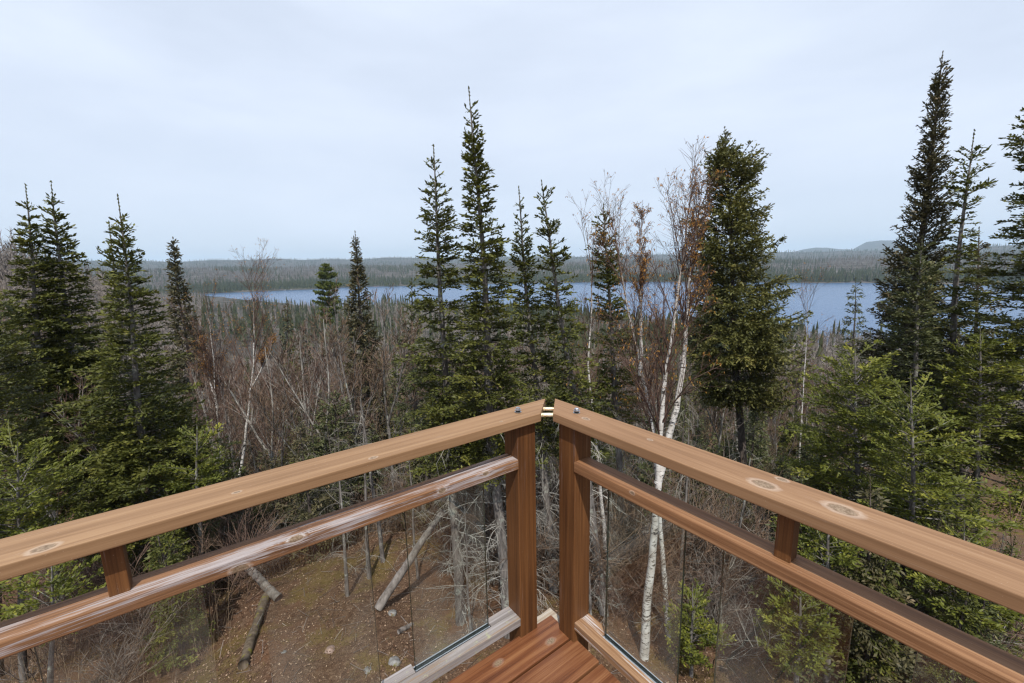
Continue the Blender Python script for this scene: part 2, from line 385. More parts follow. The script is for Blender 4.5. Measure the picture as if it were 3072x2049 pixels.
# ------------------------------------------------------------------ the deck and its railing
E1 = Vector((math.sin(TH), math.cos(TH), 0)); E2 = Vector((math.sin(TH + math.pi / 2), math.cos(TH + math.pi / 2), 0))
OR = -(E1 * 1.2405 + E2 * 1.0811)          # corner of the inner faces of the two posts, on the deck
def frame(x, y):
    m = Matrix.Identity(4)
    for i in range(3): m[i][0] = x[i]; m[i][1] = y[i]; m[i][3] = OR[i]
    return m
ML = frame(E2, E1)        # x along the left railing towards the viewer, +y inwards
MR = frame(E1, -E2)       # x along the right railing towards the viewer, -y inwards
def rounded_bar(x0, x1, y0, y1, z0, z1, r=.004, nx=24, seg=3, mitre0=0., wob=0., seed=0):
    """bar along x with rounded long edges; mitre0: shift of the x0 end per metre of y"""
    pr = []
    for cx, cy, a0 in ((y1 - r, z1 - r, 0), (y0 + r, z1 - r, 90), (y0 + r, z0 + r, 180), (y1 - r, z0 + r, 270)):
        for k in range(seg + 1):
            a = math.radians(a0 + 90 * k / seg); pr.append((cx + r * math.cos(a), cy + r * math.sin(a)))
    pr = np.array(pr); m = len(pr); xs = np.linspace(0, 1, nx); rng = np.random.default_rng(seed)
    V = []
    ph = rng.uniform(0, 6, 4)
    for t in xs:
        xx = x0 + (x1 - x0) * t + (pr[:, 0] - (y0 + y1) / 2) * mitre0 * (1 - t) ** 8 * (1 if t < .2 else 0)
        dy = wob * (math.sin(t * 7 + ph[0]) + .5 * math.sin(t * 17 + ph[1])); dz = wob * (math.sin(t * 6 + ph[2]) + .5 * math.sin(t * 19 + ph[3]))
        V.append(np.stack([xx, pr[:, 0] + dy, pr[:, 1] + dz], 1))
    V = np.concatenate(V); i = np.arange(nx - 1)[:, None] * m; k = np.arange(m)[None]; k2 = (k + 1) % m
    Q = np.stack([i + k, i + k2, i + m + k2, i + m + k], -1).reshape(-1, 4)
    # end caps as fans
    c0 = len(V); V = np.concatenate([V, [V[:m].mean(0)], [V[-m:].mean(0)]])
    kk = np.arange(m); T = np.concatenate([np.stack([np.full(m, c0), (kk + 1) % m, kk], 1), np.stack([np.full(m, c0 + 1), (nx - 1) * m + kk, (nx - 1) * m + (kk + 1) % m], 1)])
    return V, Q[:, ::-1], T[:, ::-1]
def bar(name, mat, parent, *a, **k):
    V, Q, T = rounded_bar(*a, **k); o = mesh_obj(name, V, [Q, T], mat, parent, smooth=False)
    return o
def upright(name, mat, parent, x0, x1, y0, y1, z0, z1, r=.004):
    """vertical piece whose grain (local x) runs up"""
    V, Q, T = rounded_bar(z0, z1, x0, x1, y0, y1, r=r, nx=10)
    o = mesh_obj(name, V, [Q, T], mat, parent)
    # local x -> up, local y -> rail x, local z -> rail y
    m = Matrix(((0, 1, 0, 0), (0, 0, 1, 0), (1, 0, 0, 0), (0, 0, 0, 1))); o.matrix_local = m
    return o
STAIN_D, STAIN_M, STAIN_L = (.186, .103, .050), (.252, .146, .075), (.315, .193, .103)
W_TOP_L = wood_mat('left_rail_wood', STAIN_D, STAIN_M, STAIN_L, weather=.4, wcol=(.50, .42, .36), wloc=(.60, .70), bump=.2,
                   knots=((1.402, .001, .019), (.708, .007, .010), (.664, .050, .011), (1.057, -.013, .008), (.23, .0, .005)))
W_TOP_R = wood_mat('right_rail_wood', (.175, .093, .045), (.238, .132, .067), (.30, .179, .096), weather=.3, wcol=(.50, .42, .36), wloc=(.60, .70), bump=.2,
                   knots=((.799, .029, .026), (.961, .048, .028), (.818, .092, .012), (.179, .027, .013), (.445, .046, .008)))
W_MID_L = wood_mat('worn_middle_rail_wood', (.10, .048, .024), (.22, .108, .050), (.33, .18, .09), weather=.75, wcol=(.40, .38, .395), wloc=(.55, .62), bump=.9,
                   knots=((.306, .788, .012), (.484, .782, .013), (.937, .797, .018), (1.074, .765, .018)), plane='xz', wzone=(.785, .035))
W_MID_R = wood_mat('right_middle_rail_wood', (.10, .045, .022), (.21, .10, .045), (.33, .18, .09), weather=.35, wcol=(.48, .44, .44), wloc=(.62, .70), bump=.6, knots=((.42, .79, .008),), plane='xz', kface=-.004)
W_POST = wood_mat('post_wood', (.056, .022, .008), (.112, .046, .016), (.175, .076, .026), weather=.5, wcol=(.30, .25, .25), wloc=(.58, .70), bump=.35, rough=.5)
W_BOT_L = wood_mat('left_bottom_rail_wood', (.12, .105, .098), (.235, .21, .20), (.34, .32, .32), weather=.85, wcol=(.22, .145, .085), wloc=(.52, .60), bump=.9, rough=.85, lichen=.6)
W_BOT_R = wood_mat('right_bottom_rail_wood', (.13, .065, .028), (.24, .13, .065), (.34, .22, .13), weather=.9, wcol=(.47, .45, .45), wloc=(.52, .58), bump=.8, rough=.8)
W_DECK = wood_mat('deck_board_wood', (.066, .022, .010), (.155, .060, .026), (.25, .118, .054), weather=.3, wcol=(.26, .19, .15), wloc=(.60, .70), bump=.35, rough=.42, streak=.7)
W_DECK1 = wood_mat('first_deck_board_wood', (.066, .021, .009), (.155, .058, .024), (.25, .115, .050), weather=.2, wcol=(.26, .19, .15), wloc=(.60, .70), bump=.35, rough=.42, streak=.7,
                   krim=.12, knots=((.069, .086, .018), (.298, .035, .017)))
W_UNDER = wood_mat('joist_wood', (.08, .05, .03), (.15, .10, .065), (.22, .16, .11), weather=.4)
STEEL = metal_mat('zinc_bolt_metal', (.50, .52, .56), .38, .5, (.20, .16, .13)); ALU = metal_mat('aluminium_channel', (.80, .81, .83), .35, .12, (.45, .43, .38))
ROD = metal_mat('rusty_painted_rod', (.72, .66, .48), .45, .9, (.38, .17, .04), met=.15); RUBBER = simple('gasket_rubber', (.02, .03, .03), .5)
GLASS = glass_mat(); EDGE = simple('glass_edge', (.006, .020, .016), .12, .6)

HT, TT = .9358, .0346
def cyl(name, mat, parent, c, r, h, sides=24, axis='z', bevel=0):
    a = np.arange(sides) * 2 * math.pi / sides
    rings = [(0, r), (h, r)] if not bevel else [(0, r), (h - bevel, r), (h, r - bevel)]
    V = np.concatenate([np.stack([rr * np.cos(a), rr * np.sin(a), np.full(sides, z)], 1) for z, rr in rings] + [np.array([[0, 0, 0], [0, 0, h]])])
    k = np.arange(sides); k2 = (k + 1) % sides; Q = np.concatenate([np.stack([i * sides + k, i * sides + k2, (i + 1) * sides + k2, (i + 1) * sides + k], 1) for i in range(len(rings) - 1)])
    b = len(rings) * sides; T = np.concatenate([np.stack([np.full(sides, b), k2, k], 1), np.stack([np.full(sides, b + 1), b - sides + k, b - sides + k2], 1)])
    V = V + np.asarray(c)
    return mesh_obj(name, V, [Q, T], mat, parent)
def box_vf(x0, x1, y0, y1, z0, z1):
    V = np.array([[x, y, z] for x in (x0, x1) for y in (y0, y1) for z in (z0, z1)], float)
    Q = np.array([[0, 1, 3, 2], [4, 6, 7, 5], [0, 4, 5, 1], [2, 3, 7, 6], [0, 2, 6, 4], [1, 5, 7, 3]]); return V, Q
def box(name, mat, parent, *a):
    V, Q = box_vf(*a); return mesh_obj(name, V, [Q], mat, parent)
def glass_panel(parent, x0, x1, y, z0, z1, th=.0095):
    V, Q = box_vf(x0, x1, y - th / 2, y + th / 2, z0, z1)
    # big faces are +-y (index 2, 3); the others are cut edges
    return mesh_obj('glass_panel', V, [Q], None, parent, mats=[GLASS, EDGE], fmat=[1, 1, 0, 0, 1, 1])
def railing(name, Mx, s, a, tipo, tipi, panels, block, woods, label):
    """s: sign of the inward direction along local y"""
    wt, wm, wb = woods
    root = empty(name, label=label, cat='railing', group='wooden deck railings with glass panels'); root.matrix_world = Mx
    def Y(p, q): return (min(s * p, s * q), max(s * p, s * q))
    END = 3.4
    # top rail, mitred at the corner
    y0, y1 = Y(.025 - .1315, .025)
    V, Q, T = rounded_bar(0, 1, y0, y1, HT, HT + TT, r=.0035, nx=40, seg=3, wob=.0007, seed=3 if s > 0 else 4)
    yy = V[:, 1] * s; tip = tipo + (tipi - tipo) * np.clip((yy - (.025 - .1315)) / .1315, 0, 1)
    V[:, 0] = tip + (END - tip) * V[:, 0]
    top = mesh_obj('top_rail', V, [Q, T], wt, root)
    # middle rail, with a softly rounded inner edge
    y0, y1 = Y(.004 - .079, .004)
    mid = bar('middle_rail', wm, root, a + .089 + .0005, END, y0, y1, .7555, .798, r=.006, nx=60, wob=.0012, seed=7 if s > 0 else 9)
    # bottom rail: full height strip inside, lowered seat for the glass channel outside
    y0, y1 = Y(-.045, -.003)
    bot = bar('bottom_rail', wb, root, a + .089 + .0005, END, y0, y1, .0565, .092, r=.003, nx=50, wob=.0011, seed=11 if s > 0 else 12)
    xs = [a + .0895]
    for p in panels: xs += [p[0] - .006, p[1] + .006]
    xs.append(END)
    for j in range(len(xs) - 1):
        y0, y1 = Y(-.088, -.0452); seat = j % 2
        if xs[j + 1] - xs[j] < .01: continue
        bar('bottom_rail_strip', wb, root, xs[j] + .0004, xs[j + 1] - .0004, y0, y1, .0565, .074 if seat else .0915, r=.002, nx=6, wob=.0002, seed=20 + j)
    po = upright('post', W_POST, root, a, a + .089, *Y(-.089, 0.), -.30, HT - .0005, r=.004)
    bx = block
    upright('spacer_block', W_POST, root, bx - .019, bx + .019, *Y(-.058, -.018), .7985, HT - .0005, r=.002)
    upright('spacer_block', W_POST, root, bx + 1.25 - .019, bx + 1.25 + .019, *Y(-.058, -.018), .7985, HT - .0005, r=.002)
    for (p, q) in panels:
        g = glass_panel(root, p, q, s * -.060, .078, .772)
        for side in (-1, 1):
            yc = -.060 + side * .0088
            b = box('channel', ALU, root, p - .003, q + .003, *Y(yc - .0022, yc + .0022), .0742, .0885)
            box('gasket', RUBBER, b, p - .001, q + .001, *Y(-.060 + side * .0051 - .0013, -.060 + side * .0051 + .0013), .0765, .0905)
    return root, top
RL, topL = railing('railing', ML, 1, .068, -.076, .062, [(.281, .598), (.725, 1.034), (1.160, 1.464), (1.60, 1.905), (2.03, 2.335), (2.46, 2.765)], 1.3065,
                   (W_TOP_L, W_MID_L, W_BOT_L), 'railing running to the left edge, worn middle rail streaked white')
RR, topR = railing('railing', MR, -1, .061, -.078, .056, [(.267, .578), (.698, 1.003), (1.114, 1.42), (1.54, 1.845), (1.97, 2.275), (2.40, 2.705)], .860,
                   (W_TOP_R, W_MID_R, W_BOT_R), 'railing running to the right edge, big knots in its top rail')
for par, top, x, y in ((RL, topL, .123, -.039), (RR, topR, .113, .045)):
    z = HT + TT
    w = cyl('washer', STEEL, top, (x, y, z + .0002), .0135, .0022, 28)
    g = cyl('bushing', RUBBER, top, (x, y, z + .0024), .0090, .0070, 24)
    w2 = cyl('washer', STEEL, top, (x, y, z + .0094), .0125, .0020, 28)
    cyl('bolt', STEEL, top, (x, y, z + .0114), .0088, .0080, 6, bevel=.0012)
# two painted rods bridge the mitre gap; they are bolted to the left railing
def rod(p, q, r):
    P = np.array([p, q], float)[None]; V, Q = tubes(P, np.full((1, 2), r), 20)
    return mesh_obj('connecting_rod', V, [Q], ROD, RL, smooth=True)
rod((-.005, -.049, .952), (-.057, -.004, .952), .0080); rod((.047, .001, .952), (-.010, .043, .952), .0080)

deck = empty('deck', label='stained brown board deck floor inside the two railings', cat='deck'); deck.matrix_world = ML
xr = random.Random(5)
for j in range(21):
    y0 = -.020 + .1475 * j
    bar('deck_board', W_DECK1 if j == 0 else W_DECK, deck, -.021 + xr.uniform(-.002, .002) if j else -.021, 4.2, y0 + .0045, y0 + .1475 - .0045, -.038, xr.uniform(-.0015, .0), r=.004, nx=20, wob=.0008, seed=40 + j)
# weathered corner piece between the posts
V, Q, T = rounded_bar(-.062, .064, -.050, .0570, -.042, -.003, r=.004, nx=8, wob=.0015, seed=77)
W_COR = wood_mat('corner_piece_wood', (.16, .11, .075), (.30, .24, .18), (.42, .38, .32), weather=.6, wcol=(.40, .38, .36), bump=.9, rough=.9, lichen=.9)
V[:, 0] += np.where(V[:, 0] < .0, np.abs(V[:, 1]) * .35, 0)
mesh_obj('corner_piece', V, [Q, T], W_COR, deck)
for x in np.arange(.05, 4.2, .41):
    box('joist', W_UNDER, deck, x, x + .038, -.015, 3.05, -.225, -.040)
box('rim_joist', W_UNDER, deck, -.015, 4.19, -.0185, -.0155 + .0, -.23, -.041)
for x, y in ((.35, .25), (3.6, .25), (.35, 2.7), (3.6, 2.7)):
    w = ML @ Vector((x, y, 0)); upright('support_post', W_UNDER, deck, x - .07, x + .07, y - .07, y + .07, g1(w.x, w.y) - .3, -.226, r=.005)
# ------------------------------------------------------------------ conifers
def trunk_curve(base, top, rng, n=16, wob=.05):
    t = np.linspace(0, 1, n)[:, None]; P = base + (top - base) * t
    ph = rng.uniform(0, 6.28, 4); H = top[2] - base[2]; w = wob * math.sin(1.)
    P[:, 0] += w * (np.sin(t[:, 0] * 5 + ph[0]) + .5 * np.sin(t[:, 0] * 11 + ph[1])) * np.sin(t[:, 0] * math.pi) * H * .12
    P[:, 1] += w * (np.sin(t[:, 0] * 5 + ph[2]) + .5 * np.sin(t[:, 0] * 11 + ph[3])) * np.sin(t[:, 0] * math.pi) * H * .12
    return P
def dead_limbs(acc, P, zlo, zhi, n, rng, Lr=(.35, 1.15), rad=.0048):
    """bare drooping grey limbs with fine side twigs along trunk polyline P between heights"""
    if n <= 0: return
    z = np.clip(rng.uniform(zlo, zhi, n), P[0, 2] + .05, P[-1, 2] - .02); cx = np.interp(z, P[:, 2], P[:, 0]); cyy = np.interp(z, P[:, 2], P[:, 1])
    az = rng.uniform(0, 2 * math.pi, n); Ln = rng.uniform(*Lr, n); e = rng.uniform(-.25, .75, n); sag = rng.uniform(-.05, .85, n)
    s = np.linspace(0, 1, 7)[None]
    hor = Ln[:, None] * s * (1 - .12 * s); ver = Ln[:, None] * (np.tan(e)[:, None] * s * .6 - sag[:, None] * s ** 2)
    bend = rng.uniform(-.5, .5, n)[:, None] * s
    B = np.stack([cx[:, None] + hor * np.cos(az[:, None] + bend), cyy[:, None] + hor * np.sin(az[:, None] + bend), z[:, None] + ver], -1)
    tn = rng.uniform(0, 1, n); R = rad * (.6 + .8 * Ln[:, None] / Lr[1]) * (1 - .75 * s)
    V, Q = tubes(B, R, 4); acc.add(V, Q, tint=np.repeat(tn, 28))
    m = 11; idx = np.repeat(np.arange(n), m); t = rng.uniform(.15, 1, len(idx)); S, D = lerp_poly(B[idx], t)
    d = unit(rotz(D, rng.choice([-1, 1], len(idx)) * rng.uniform(.5, 1.1, len(idx))) + np.array([0, 0, -1.]) * rng.uniform(-.2, .8, (len(idx), 1)))
    l = rng.uniform(.08, .32, len(idx)) * Ln[idx]; u = np.linspace(0, 1, 4)[None, :, None]
    T = S[:, None] + d[:, None] * l[:, None, None] * u + np.array([0, 0, -1.]) * (u ** 2) * (l * rng.uniform(-.1, .5, len(idx)))[:, None, None]
    V, Q = tubes(T, np.full((len(idx), 4), rad * .5) * (1 - .6 * np.linspace(0, 1, 4)), 3); acc.add(V, Q, tint=np.repeat(tn[idx], 12))
def conifer(rng, base, top, prof, cbase, lod=1.0, kind='fir', dens=1.0, fol=FIR, bark=BARK_FIR, r0=None, dead=0, leader=.45, name='fir_tree', label='', cat='tree', group=None,
            wide=1.0, tint0=.0, sparse=1.0, up=0.):
    """prof: list of (metres below the tip, crown radius). cbase: metres below the tip where living branches end"""
    base = np.asarray(base, float); top = np.asarray(top, float)
    root = empty(name, tuple(base), label, cat, group)
    top = top - base; base = np.zeros(3); H = top[2]
    P = trunk_curve(base, top, rng); r0 = r0 or (.010 * H + .015)
    P[0, 2] -= .25
    w = Acc(); tt = np.linspace(0, 1, 16); V, Q = tubes(P[None], (r0 * (1 - tt) ** .85 + .004)[None], 9); w.add(V, Q, tint=.3)
    pz, pr = np.array(prof, float).T
    fir = kind == 'fir'
    # whorls from the tip down
    zs, el = [], []
    z = leader; step = (.15 if fir else .13) / dens * max(1., lod) ** .45
    while z < cbase:
        nb = rng.integers(4, 7) if z > leader + .7 else rng.integers(2, 5)
        if rng.uniform() > sparse: nb = 1
        zs += list(z + rng.normal(0, .02 + step * .28, nb)); z += step * rng.uniform(.75, 1.25) * (1 + .5 * min(z / 4, 1))
        k = int(rng.integers(1, 4) * dens); zs += list(z - rng.uniform(0, step, k if z > leader + .5 else 0))
    zs = np.clip(np.array(zs), .05, None); n = len(zs)
    az = (np.arange(n) * 2.399 + rng.normal(0, .5, n))
    cl = rng.uniform(0, 6.28, 6)                          # uneven, one sided crown
    lob = 1 + .10 * np.sin(az * 1 + zs * 1.7 + cl[0]) + .09 * np.sin(az * 2 - zs * 2.9 + cl[1]) + .08 * np.sin(zs * 5 + cl[2])
    Rr = np.interp(zs, pz, pr) * lob * rng.uniform(.70, 1.10, n)
    lng = rng.uniform(0, 1, n) < .05; Rr = np.where(lng, Rr * 1.25, Rr); Rr = np.maximum(Rr, .07)
    q = np.clip(zs / 3.2, 0, 1)
    a = np.where(q < 1, 1.15 * (1 - q) ** 1.3 + (.10 if fir else -.05) * q, .1) + rng.normal(0, .10, n) - .22 * np.clip((zs - 3) / 4, 0, 1)
    b = -.10 + .22 * np.clip((zs - 2) / 4, 0, 1) + rng.normal(0, .06, n)
    if not fir: a = a * .9; b = b + .12
    if up: a = a + up * (1 - np.clip(zs / cbase, 0, 1)); Rr = Rr * .95
    th = H - zs; cx = np.interp(th, P[:, 2], P[:, 0]); cyy = np.interp(th, P[:, 2], P[:, 1])
    s = np.linspace(0, 1, 6)[None]
    bend = rng.normal(0, .18, n)[:, None] * s
    B = np.stack([cx[:, None] + Rr[:, None] * s * np.cos(az[:, None] + bend), cyy[:, None] + Rr[:, None] * s * np.sin(az[:, None] + bend),
                  th[:, None] + Rr[:, None] * (a[:, None] * s + b[:, None] * s ** 2)], -1)
    V, Q = tubes(B, (.0035 + .009 * np.clip(Rr, 0, 1.6))[:, None] * (1 - .78 * s), 3); w.add(V, Q, tint=.2)
    f = Acc(); bt = np.clip(rng.normal(.42, .17, n) + tint0, 0, 1)
    SL = (.095 if fir else .085) * lod; SW = (.040 if fir else .036) * lod; LS = .10 * lod
    # needles along the limb itself
    m = 5; S = B[:, :-1].reshape(-1, 3); E_ = B[:, 1:].reshape(-1, 3); D = unit(E_ - S); Ll = np.linalg.norm(E_ - S, axis=1)
    keep = (np.tile(np.arange(5), n) >= np.repeat(np.where(Rr < .45, 0, np.where(Rr < .9, 1, 2)), 5))
    kk = np.maximum(1, np.ceil(Ll / (SL * 1.1))).astype(int) * keep
    idx = np.repeat(np.arange(len(S)), kk); off = np.concatenate([np.arange(c) for c in kk]) if kk.sum() else np.zeros(0)
    if len(idx):
        st = S[idx] + D[idx] * (Ll[idx] * off / kk[idx])[:, None]
        shoots(f, st, D[idx], Ll[idx] / kk[idx] * 1.35, SW * 1.05, rng, np.clip(bt[idx // 5] + rng.normal(0, .1, len(idx)), 0, 1), .2)
    # side sprays
    nl = np.ceil(Rr / LS).astype(int) * 2; idx = np.repeat(np.arange(n), nl)
    t = rng.uniform(.16, 1., len(idx)) ** .85
    S, D = lerp_poly(B[idx], t); side = rng.choice([-1, 1], len(idx))
    d = rotz(D, side * rng.uniform(.55, 1.15, len(idx))); d[:, 2] = d[:, 2] * .6 + rng.normal(.05 if fir else -.03, .24 if fir else .36, len(idx)); d = unit(d)
    ll = np.clip((.50 * Rr[idx] * (1.04 - t) + .045 * lod) * rng.uniform(.5, 1.2, len(idx)) * wide, .04, .75)
    sag = (-.12 if fir else -.28) * ll
    tl = np.clip(bt[idx] + rng.normal(0, .10, len(idx)), 0, 1)
    u = np.linspace(0, 1, 4)[None, :, None]
    LT = S[:, None] + d[:, None] * ll[:, None, None] * u + np.array([0, 0, 1.]) * (u ** 2) * sag[:, None, None]
    big = ll > .22 * lod
    if lod < .95 and big.any(): V, Q = tubes(LT[big], np.full((big.sum(), 4), .0028 * lod) * np.array([1, .8, .6, .3]), 3); w.add(V, Q, tint=.2)
    ns = np.maximum(2, np.ceil(ll / (SL * .40)).astype(int)); id2 = np.repeat(np.arange(len(idx)), ns)
    o2 = np.concatenate([(np.arange(c) + .5) / c for c in ns]); S2, D2 = lerp_poly(LT[id2], o2)
    sd = np.where(np.arange(len(id2)) % 2 == 0, 1., -1.)
    tip = o2 > (1 - .6 / ns[id2]); sd = np.where(tip, 0, sd)
    d2 = rotz(D2, sd * rng.uniform(.35, .95, len(id2))) + rng.normal(0, .25 if fir else .40, (len(id2), 3)) + np.array([0, 0, .22 if fir else .05]); d2 = unit(d2)
    t2 = np.clip(tl[id2] + rng.normal(0, .10, len(id2)) + .12 * o2 * tip, 0, 1)
    shoots(f, S2, d2, SL * rng.uniform(.65, 1.25, len(id2)), SW, rng, t2, .30 if fir else .1, both=False)
    # the leader
    k = int(max(3, leader / (SL * .6))); zz = H - np.linspace(0, leader, k); S3 = np.stack([np.interp(zz, P[:, 2], P[:, 0]), np.interp(zz, P[:, 2], P[:, 1]), zz], 1)
    for _ in range(3):
        d3 = unit(rng.normal(0, .35, (k, 3)) + np.array([0, 0, 1.])); shoots(f, S3 - d3 * SL * .5, d3, SL * .8, SW * .75, rng, np.full(k, .5), .1)
    w.obj('trunk', bark, root, smooth=True)
    f.obj('crown', fol, root)
    if dead:
        dl = Acc(); zlo = .35; zhi = max(H - cbase * .80, zlo + .5)
        dead_limbs(dl, P, zlo, zhi, dead, rng, (.25, 1.05), rad=.0056 if dead > 65 else .0048); tag(dl.obj('dead_limbs', DEAD_NEAR if dead > 65 else DEAD, root), kind='stuff')
    return root
def px_conifer(x, y, lx, ly, dist, prof, cbase_y, seed, **k):
    """tip and a lower trunk point read off the photograph, distance from the ground it stands on; profile in view pixels"""
    top = at(x, y, dist); low = at(lx, ly, dist); d = low - top
    t = 1.0
    for _ in range(60):
        p = top + d * t
        if p[2] <= g1(p[0], p[1]): break
        t += .05
    s = dist * K / FPX; p[2] = g1(p[0], p[1])
    pr = [((a - y) * s, b * s) for a, b in prof]
    rng = np.random.default_rng(seed)
    return conifer(rng, p, top, pr, (cbase_y - y) * s, lod=k.pop('lod', max(.85, dist / 10.)), **k)

GF = 'balsam firs standing close below the deck'
px_conifer(1076, 200, 1138, 1050, 7.6, [(200, 0), (245, 10), (300, 20), (380, 29), (480, 38), (520, 56), (640, 62), (760, 80), (880, 108), (1000, 112)], 1060, 1, dead=105, dens=1.7,
           label='tallest dark green fir behind the railing corner, with a long bare tip', group=GF, leader=.36, tint0=.06)
px_conifer(995, 333, 1036, 1050, 8.0, [(333, 0), (380, 16), (450, 28), (520, 38), (545, 52), (640, 66), (750, 80), (900, 98), (1000, 96)], 1060, 2, dead=105, sparse=.85, dens=1.3,
           label='thin-topped fir just left of the tallest fir, its upper limbs brownish', group=GF, leader=.34, fol=FIR, tint0=-.03)
px_conifer(1191, 428, 1238, 980, 8.6, [(428, 0), (480, 14), (540, 22), (640, 30), (740, 47), (860, 66), (980, 74)], 1040, 3, dead=90, dens=1.4,
           label='slender fir just right of the tallest fir, bare spike on top', group=GF, leader=.40)
px_conifer(1243, 414, 1318, 930, 8.0, [(414, 0), (450, 16), (500, 24), (560, 32), (650, 42), (760, 54), (880, 66), (980, 72)], 1040, 4, dead=95, sparse=.85, dens=1.35,
           label='slender fir with a tip leaning left, second right of the tallest fir', group=GF, leader=.34)
px_conifer(1385, 468, 1408, 880, 9.2, [(468, 0), (500, 14), (560, 26), (600, 38), (680, 32), (780, 52), (880, 68), (950, 72)], 1000, 5, dead=80, sparse=.85, dens=1.35,
           label='short-crowned fir among thin birch stems, left of the white birches', group=GF, leader=.3)
px_conifer(58, 423, 108, 1000, 12., [(423, 0), (480, 11), (560, 23), (640, 37), (750, 72), (900, 112), (1050, 130), (1200, 130)], 1190, 6, dead=20, dens=1.5, lod=1.25,
           label='leftmost of the two tall firs side by side at the left', group=GF, leader=.6)
px_conifer(117, 416, 172, 1000, 12.6, [(416, 0), (460, 11), (520, 23), (620, 40), (750, 72), (900, 100), (1100, 120)], 1190, 7, dead=20, dens=1.5, lod=1.3, fol=FIR,
           label='right one of the two tall firs side by side at the left', group=GF, leader=.5)
px_conifer(270, 447, 345, 1050, 10., [(447, 0), (500, 16), (560, 25), (640, 37), (750, 62), (900, 112), (1050, 150), (1180, 165)], 1230, 8, dead=26, dens=1.5, lod=1.15,
           label='broad fir above the left railing with two bare spikes at its top', group=GF, leader=.62)
px_conifer(250, 509, 290, 900, 10.8, [(509, 0), (560, 20), (640, 27), (760, 36), (900, 60), (1050, 80)], 1080, 9, dead=10, sparse=.75,
           label='thin fir whose bare spike stands just left of the broad fir tip', group=GF, leader=.55)
px_conifer(397, 545, 428, 820, 34., [(545, 0), (580, 8), (650, 15), (720, 26), (800, 40), (870, 52)], 900, 10, kind='spruce', fol=SPRUCE_BROWN, bark=BARK_DARK, dens=1.1, up=.6,
           name='spruce_tree', label='narrow brownish spruce beyond the firs at left, standing against the far hills', leader=.5)
px_conifer(815, 531, 850, 1000, 24., [(531, 0), (570, 7), (620, 14), (700, 28), (800, 42), (900, 53), (1000, 62), (1090, 70)], 1100, 11, kind='spruce', fol=SPRUCE_BROWN, bark=BARK_DARK, dens=1.25, up=.5,
           name='spruce_tree', label='tall narrow olive-brown spruce standing alone in front of the lake', leader=.5)
px_conifer(1664, 291, 1692, 850, 14., [(291, 0), (330, 12), (360, 28), (385, 56), (420, 66), (470, 62), (500, 82), (540, 104), (600, 96), (640, 104), (700, 135), (780, 140), (850, 118), (930, 120)], 905, 12,
           kind='spruce', fol=foliage_mat('white_spruce_needles', (.056, .062, .020), (.150, .145, .038), .25, (.24, .20, .06)), bark=BARK_DARK, dens=1.55, up=.5, name='spruce_tree',
           label='big full spruce with a bushy crown right behind the white birches', leader=.3, wide=1.1, dead=120, lod=1.3)
px_conifer(2165, 118, 2092, 760, 12., [(118, 0), (150, 5), (200, 14), (260, 20), (330, 28), (420, 42), (520, 56), (600, 62), (700, 90), (800, 110), (900, 120)], 960, 13, kind='spruce',
           fol=SPRUCE_BROWN, bark=BARK_DARK, dens=1.5, up=1.1, name='spruce_tree', label='tallest tree at the right, a brownish spruce leaning to the right', leader=.3, dead=25, lod=1.15)
px_conifer(2237, 298, 2183, 800, 11., [(298, 0), (345, 14), (380, 38), (440, 40), (480, 20), (520, 34), (560, 24), (600, 60), (700, 90), (800, 100), (900, 100)], 960, 14, sparse=.55, dead=30,
           label='thin fir with a visible pale trunk, right of the tall leaning spruce', group=GF, leader=.5)
px_conifer(2400, 170, 2392, 900, 9., [(170, 0), (300, 62), (400, 78), (500, 92), (600, 110), (700, 132), (850, 150), (1000, 160)], 1080, 15, dead=40, dens=1.1,
           label='dark fir cut by the right edge of the view, limbs reaching in', group=GF, leader=.5)
px_conifer(2248, 522, 2232, 800, 14., [(522, 0), (600, 22), (700, 42), (800, 52), (900, 60)], 940, 16, kind='spruce', fol=SPRUCE_BROWN, bark=BARK_DARK, dens=.8, sparse=.8, name='spruce_tree',
           label='small brown twiggy spruce between the thin fir and the right edge', leader=.5, dead=10)
px_conifer(2118, 543, 2096, 900, 10., [(543, 0), (600, 26), (680, 46), (780, 72), (880, 98), (980, 112), (1100, 120)], 1080, 17, dead=25, fol=SPRUCE, tint0=.1,
           label='olive fir in front of the foot of the tall leaning spruce', group=GF, leader=.35)
px_conifer(1965, 638, 1959, 800, 50., [(638, 0), (670, 12), (720, 22), (780, 30), (850, 38)], 860, 18, kind='spruce', fol=SPRUCE, bark=BARK_DARK, dens=.4, lod=3.4, name='spruce_tree',
           label='small lone conifer standing out against the lake at right', leader=1.0)
GY = 'young bright green firs near the deck'
YF = dict(name='fir_sapling', fol=FIR_BRIGHT, group=GY, tint0=.08, dens=.9)
px_conifer(1962, 780, 1968, 1100, 9., [(780, 0), (830, 50), (900, 95), (1000, 135), (1100, 165), (1200, 175)], 1230, 21, label='young fir above the right railing, left of the leaning spruce', **YF)
px_conifer(2090, 850, 2096, 1300, 7.4, [(850, 0), (930, 62), (1050, 125), (1150, 155), (1270, 165)], 1290, 22, label='bright young fir behind the middle of the right railing', **YF)
px_conifer(2250, 740, 2240, 1100, 9., [(740, 0), (850, 72), (950, 110), (1080, 150), (1180, 150)], 1190, 23, label='young fir below the trees at the right edge', dead=20, **YF)
px_conifer(1905, 1120, 1900, 1400, 6.4, [(1120, 0), (1220, 60), (1330, 110), (1450, 130)], 1480, 24, label='fir sapling showing below the right top rail, beside the spacer block', **YF)
px_conifer(2215, 1190, 2205, 1480, 6.2, [(1190, 0), (1270, 62), (1370, 110), (1480, 130)], 1500, 25, label='fir sapling below the far right end of the right railing', **YF)
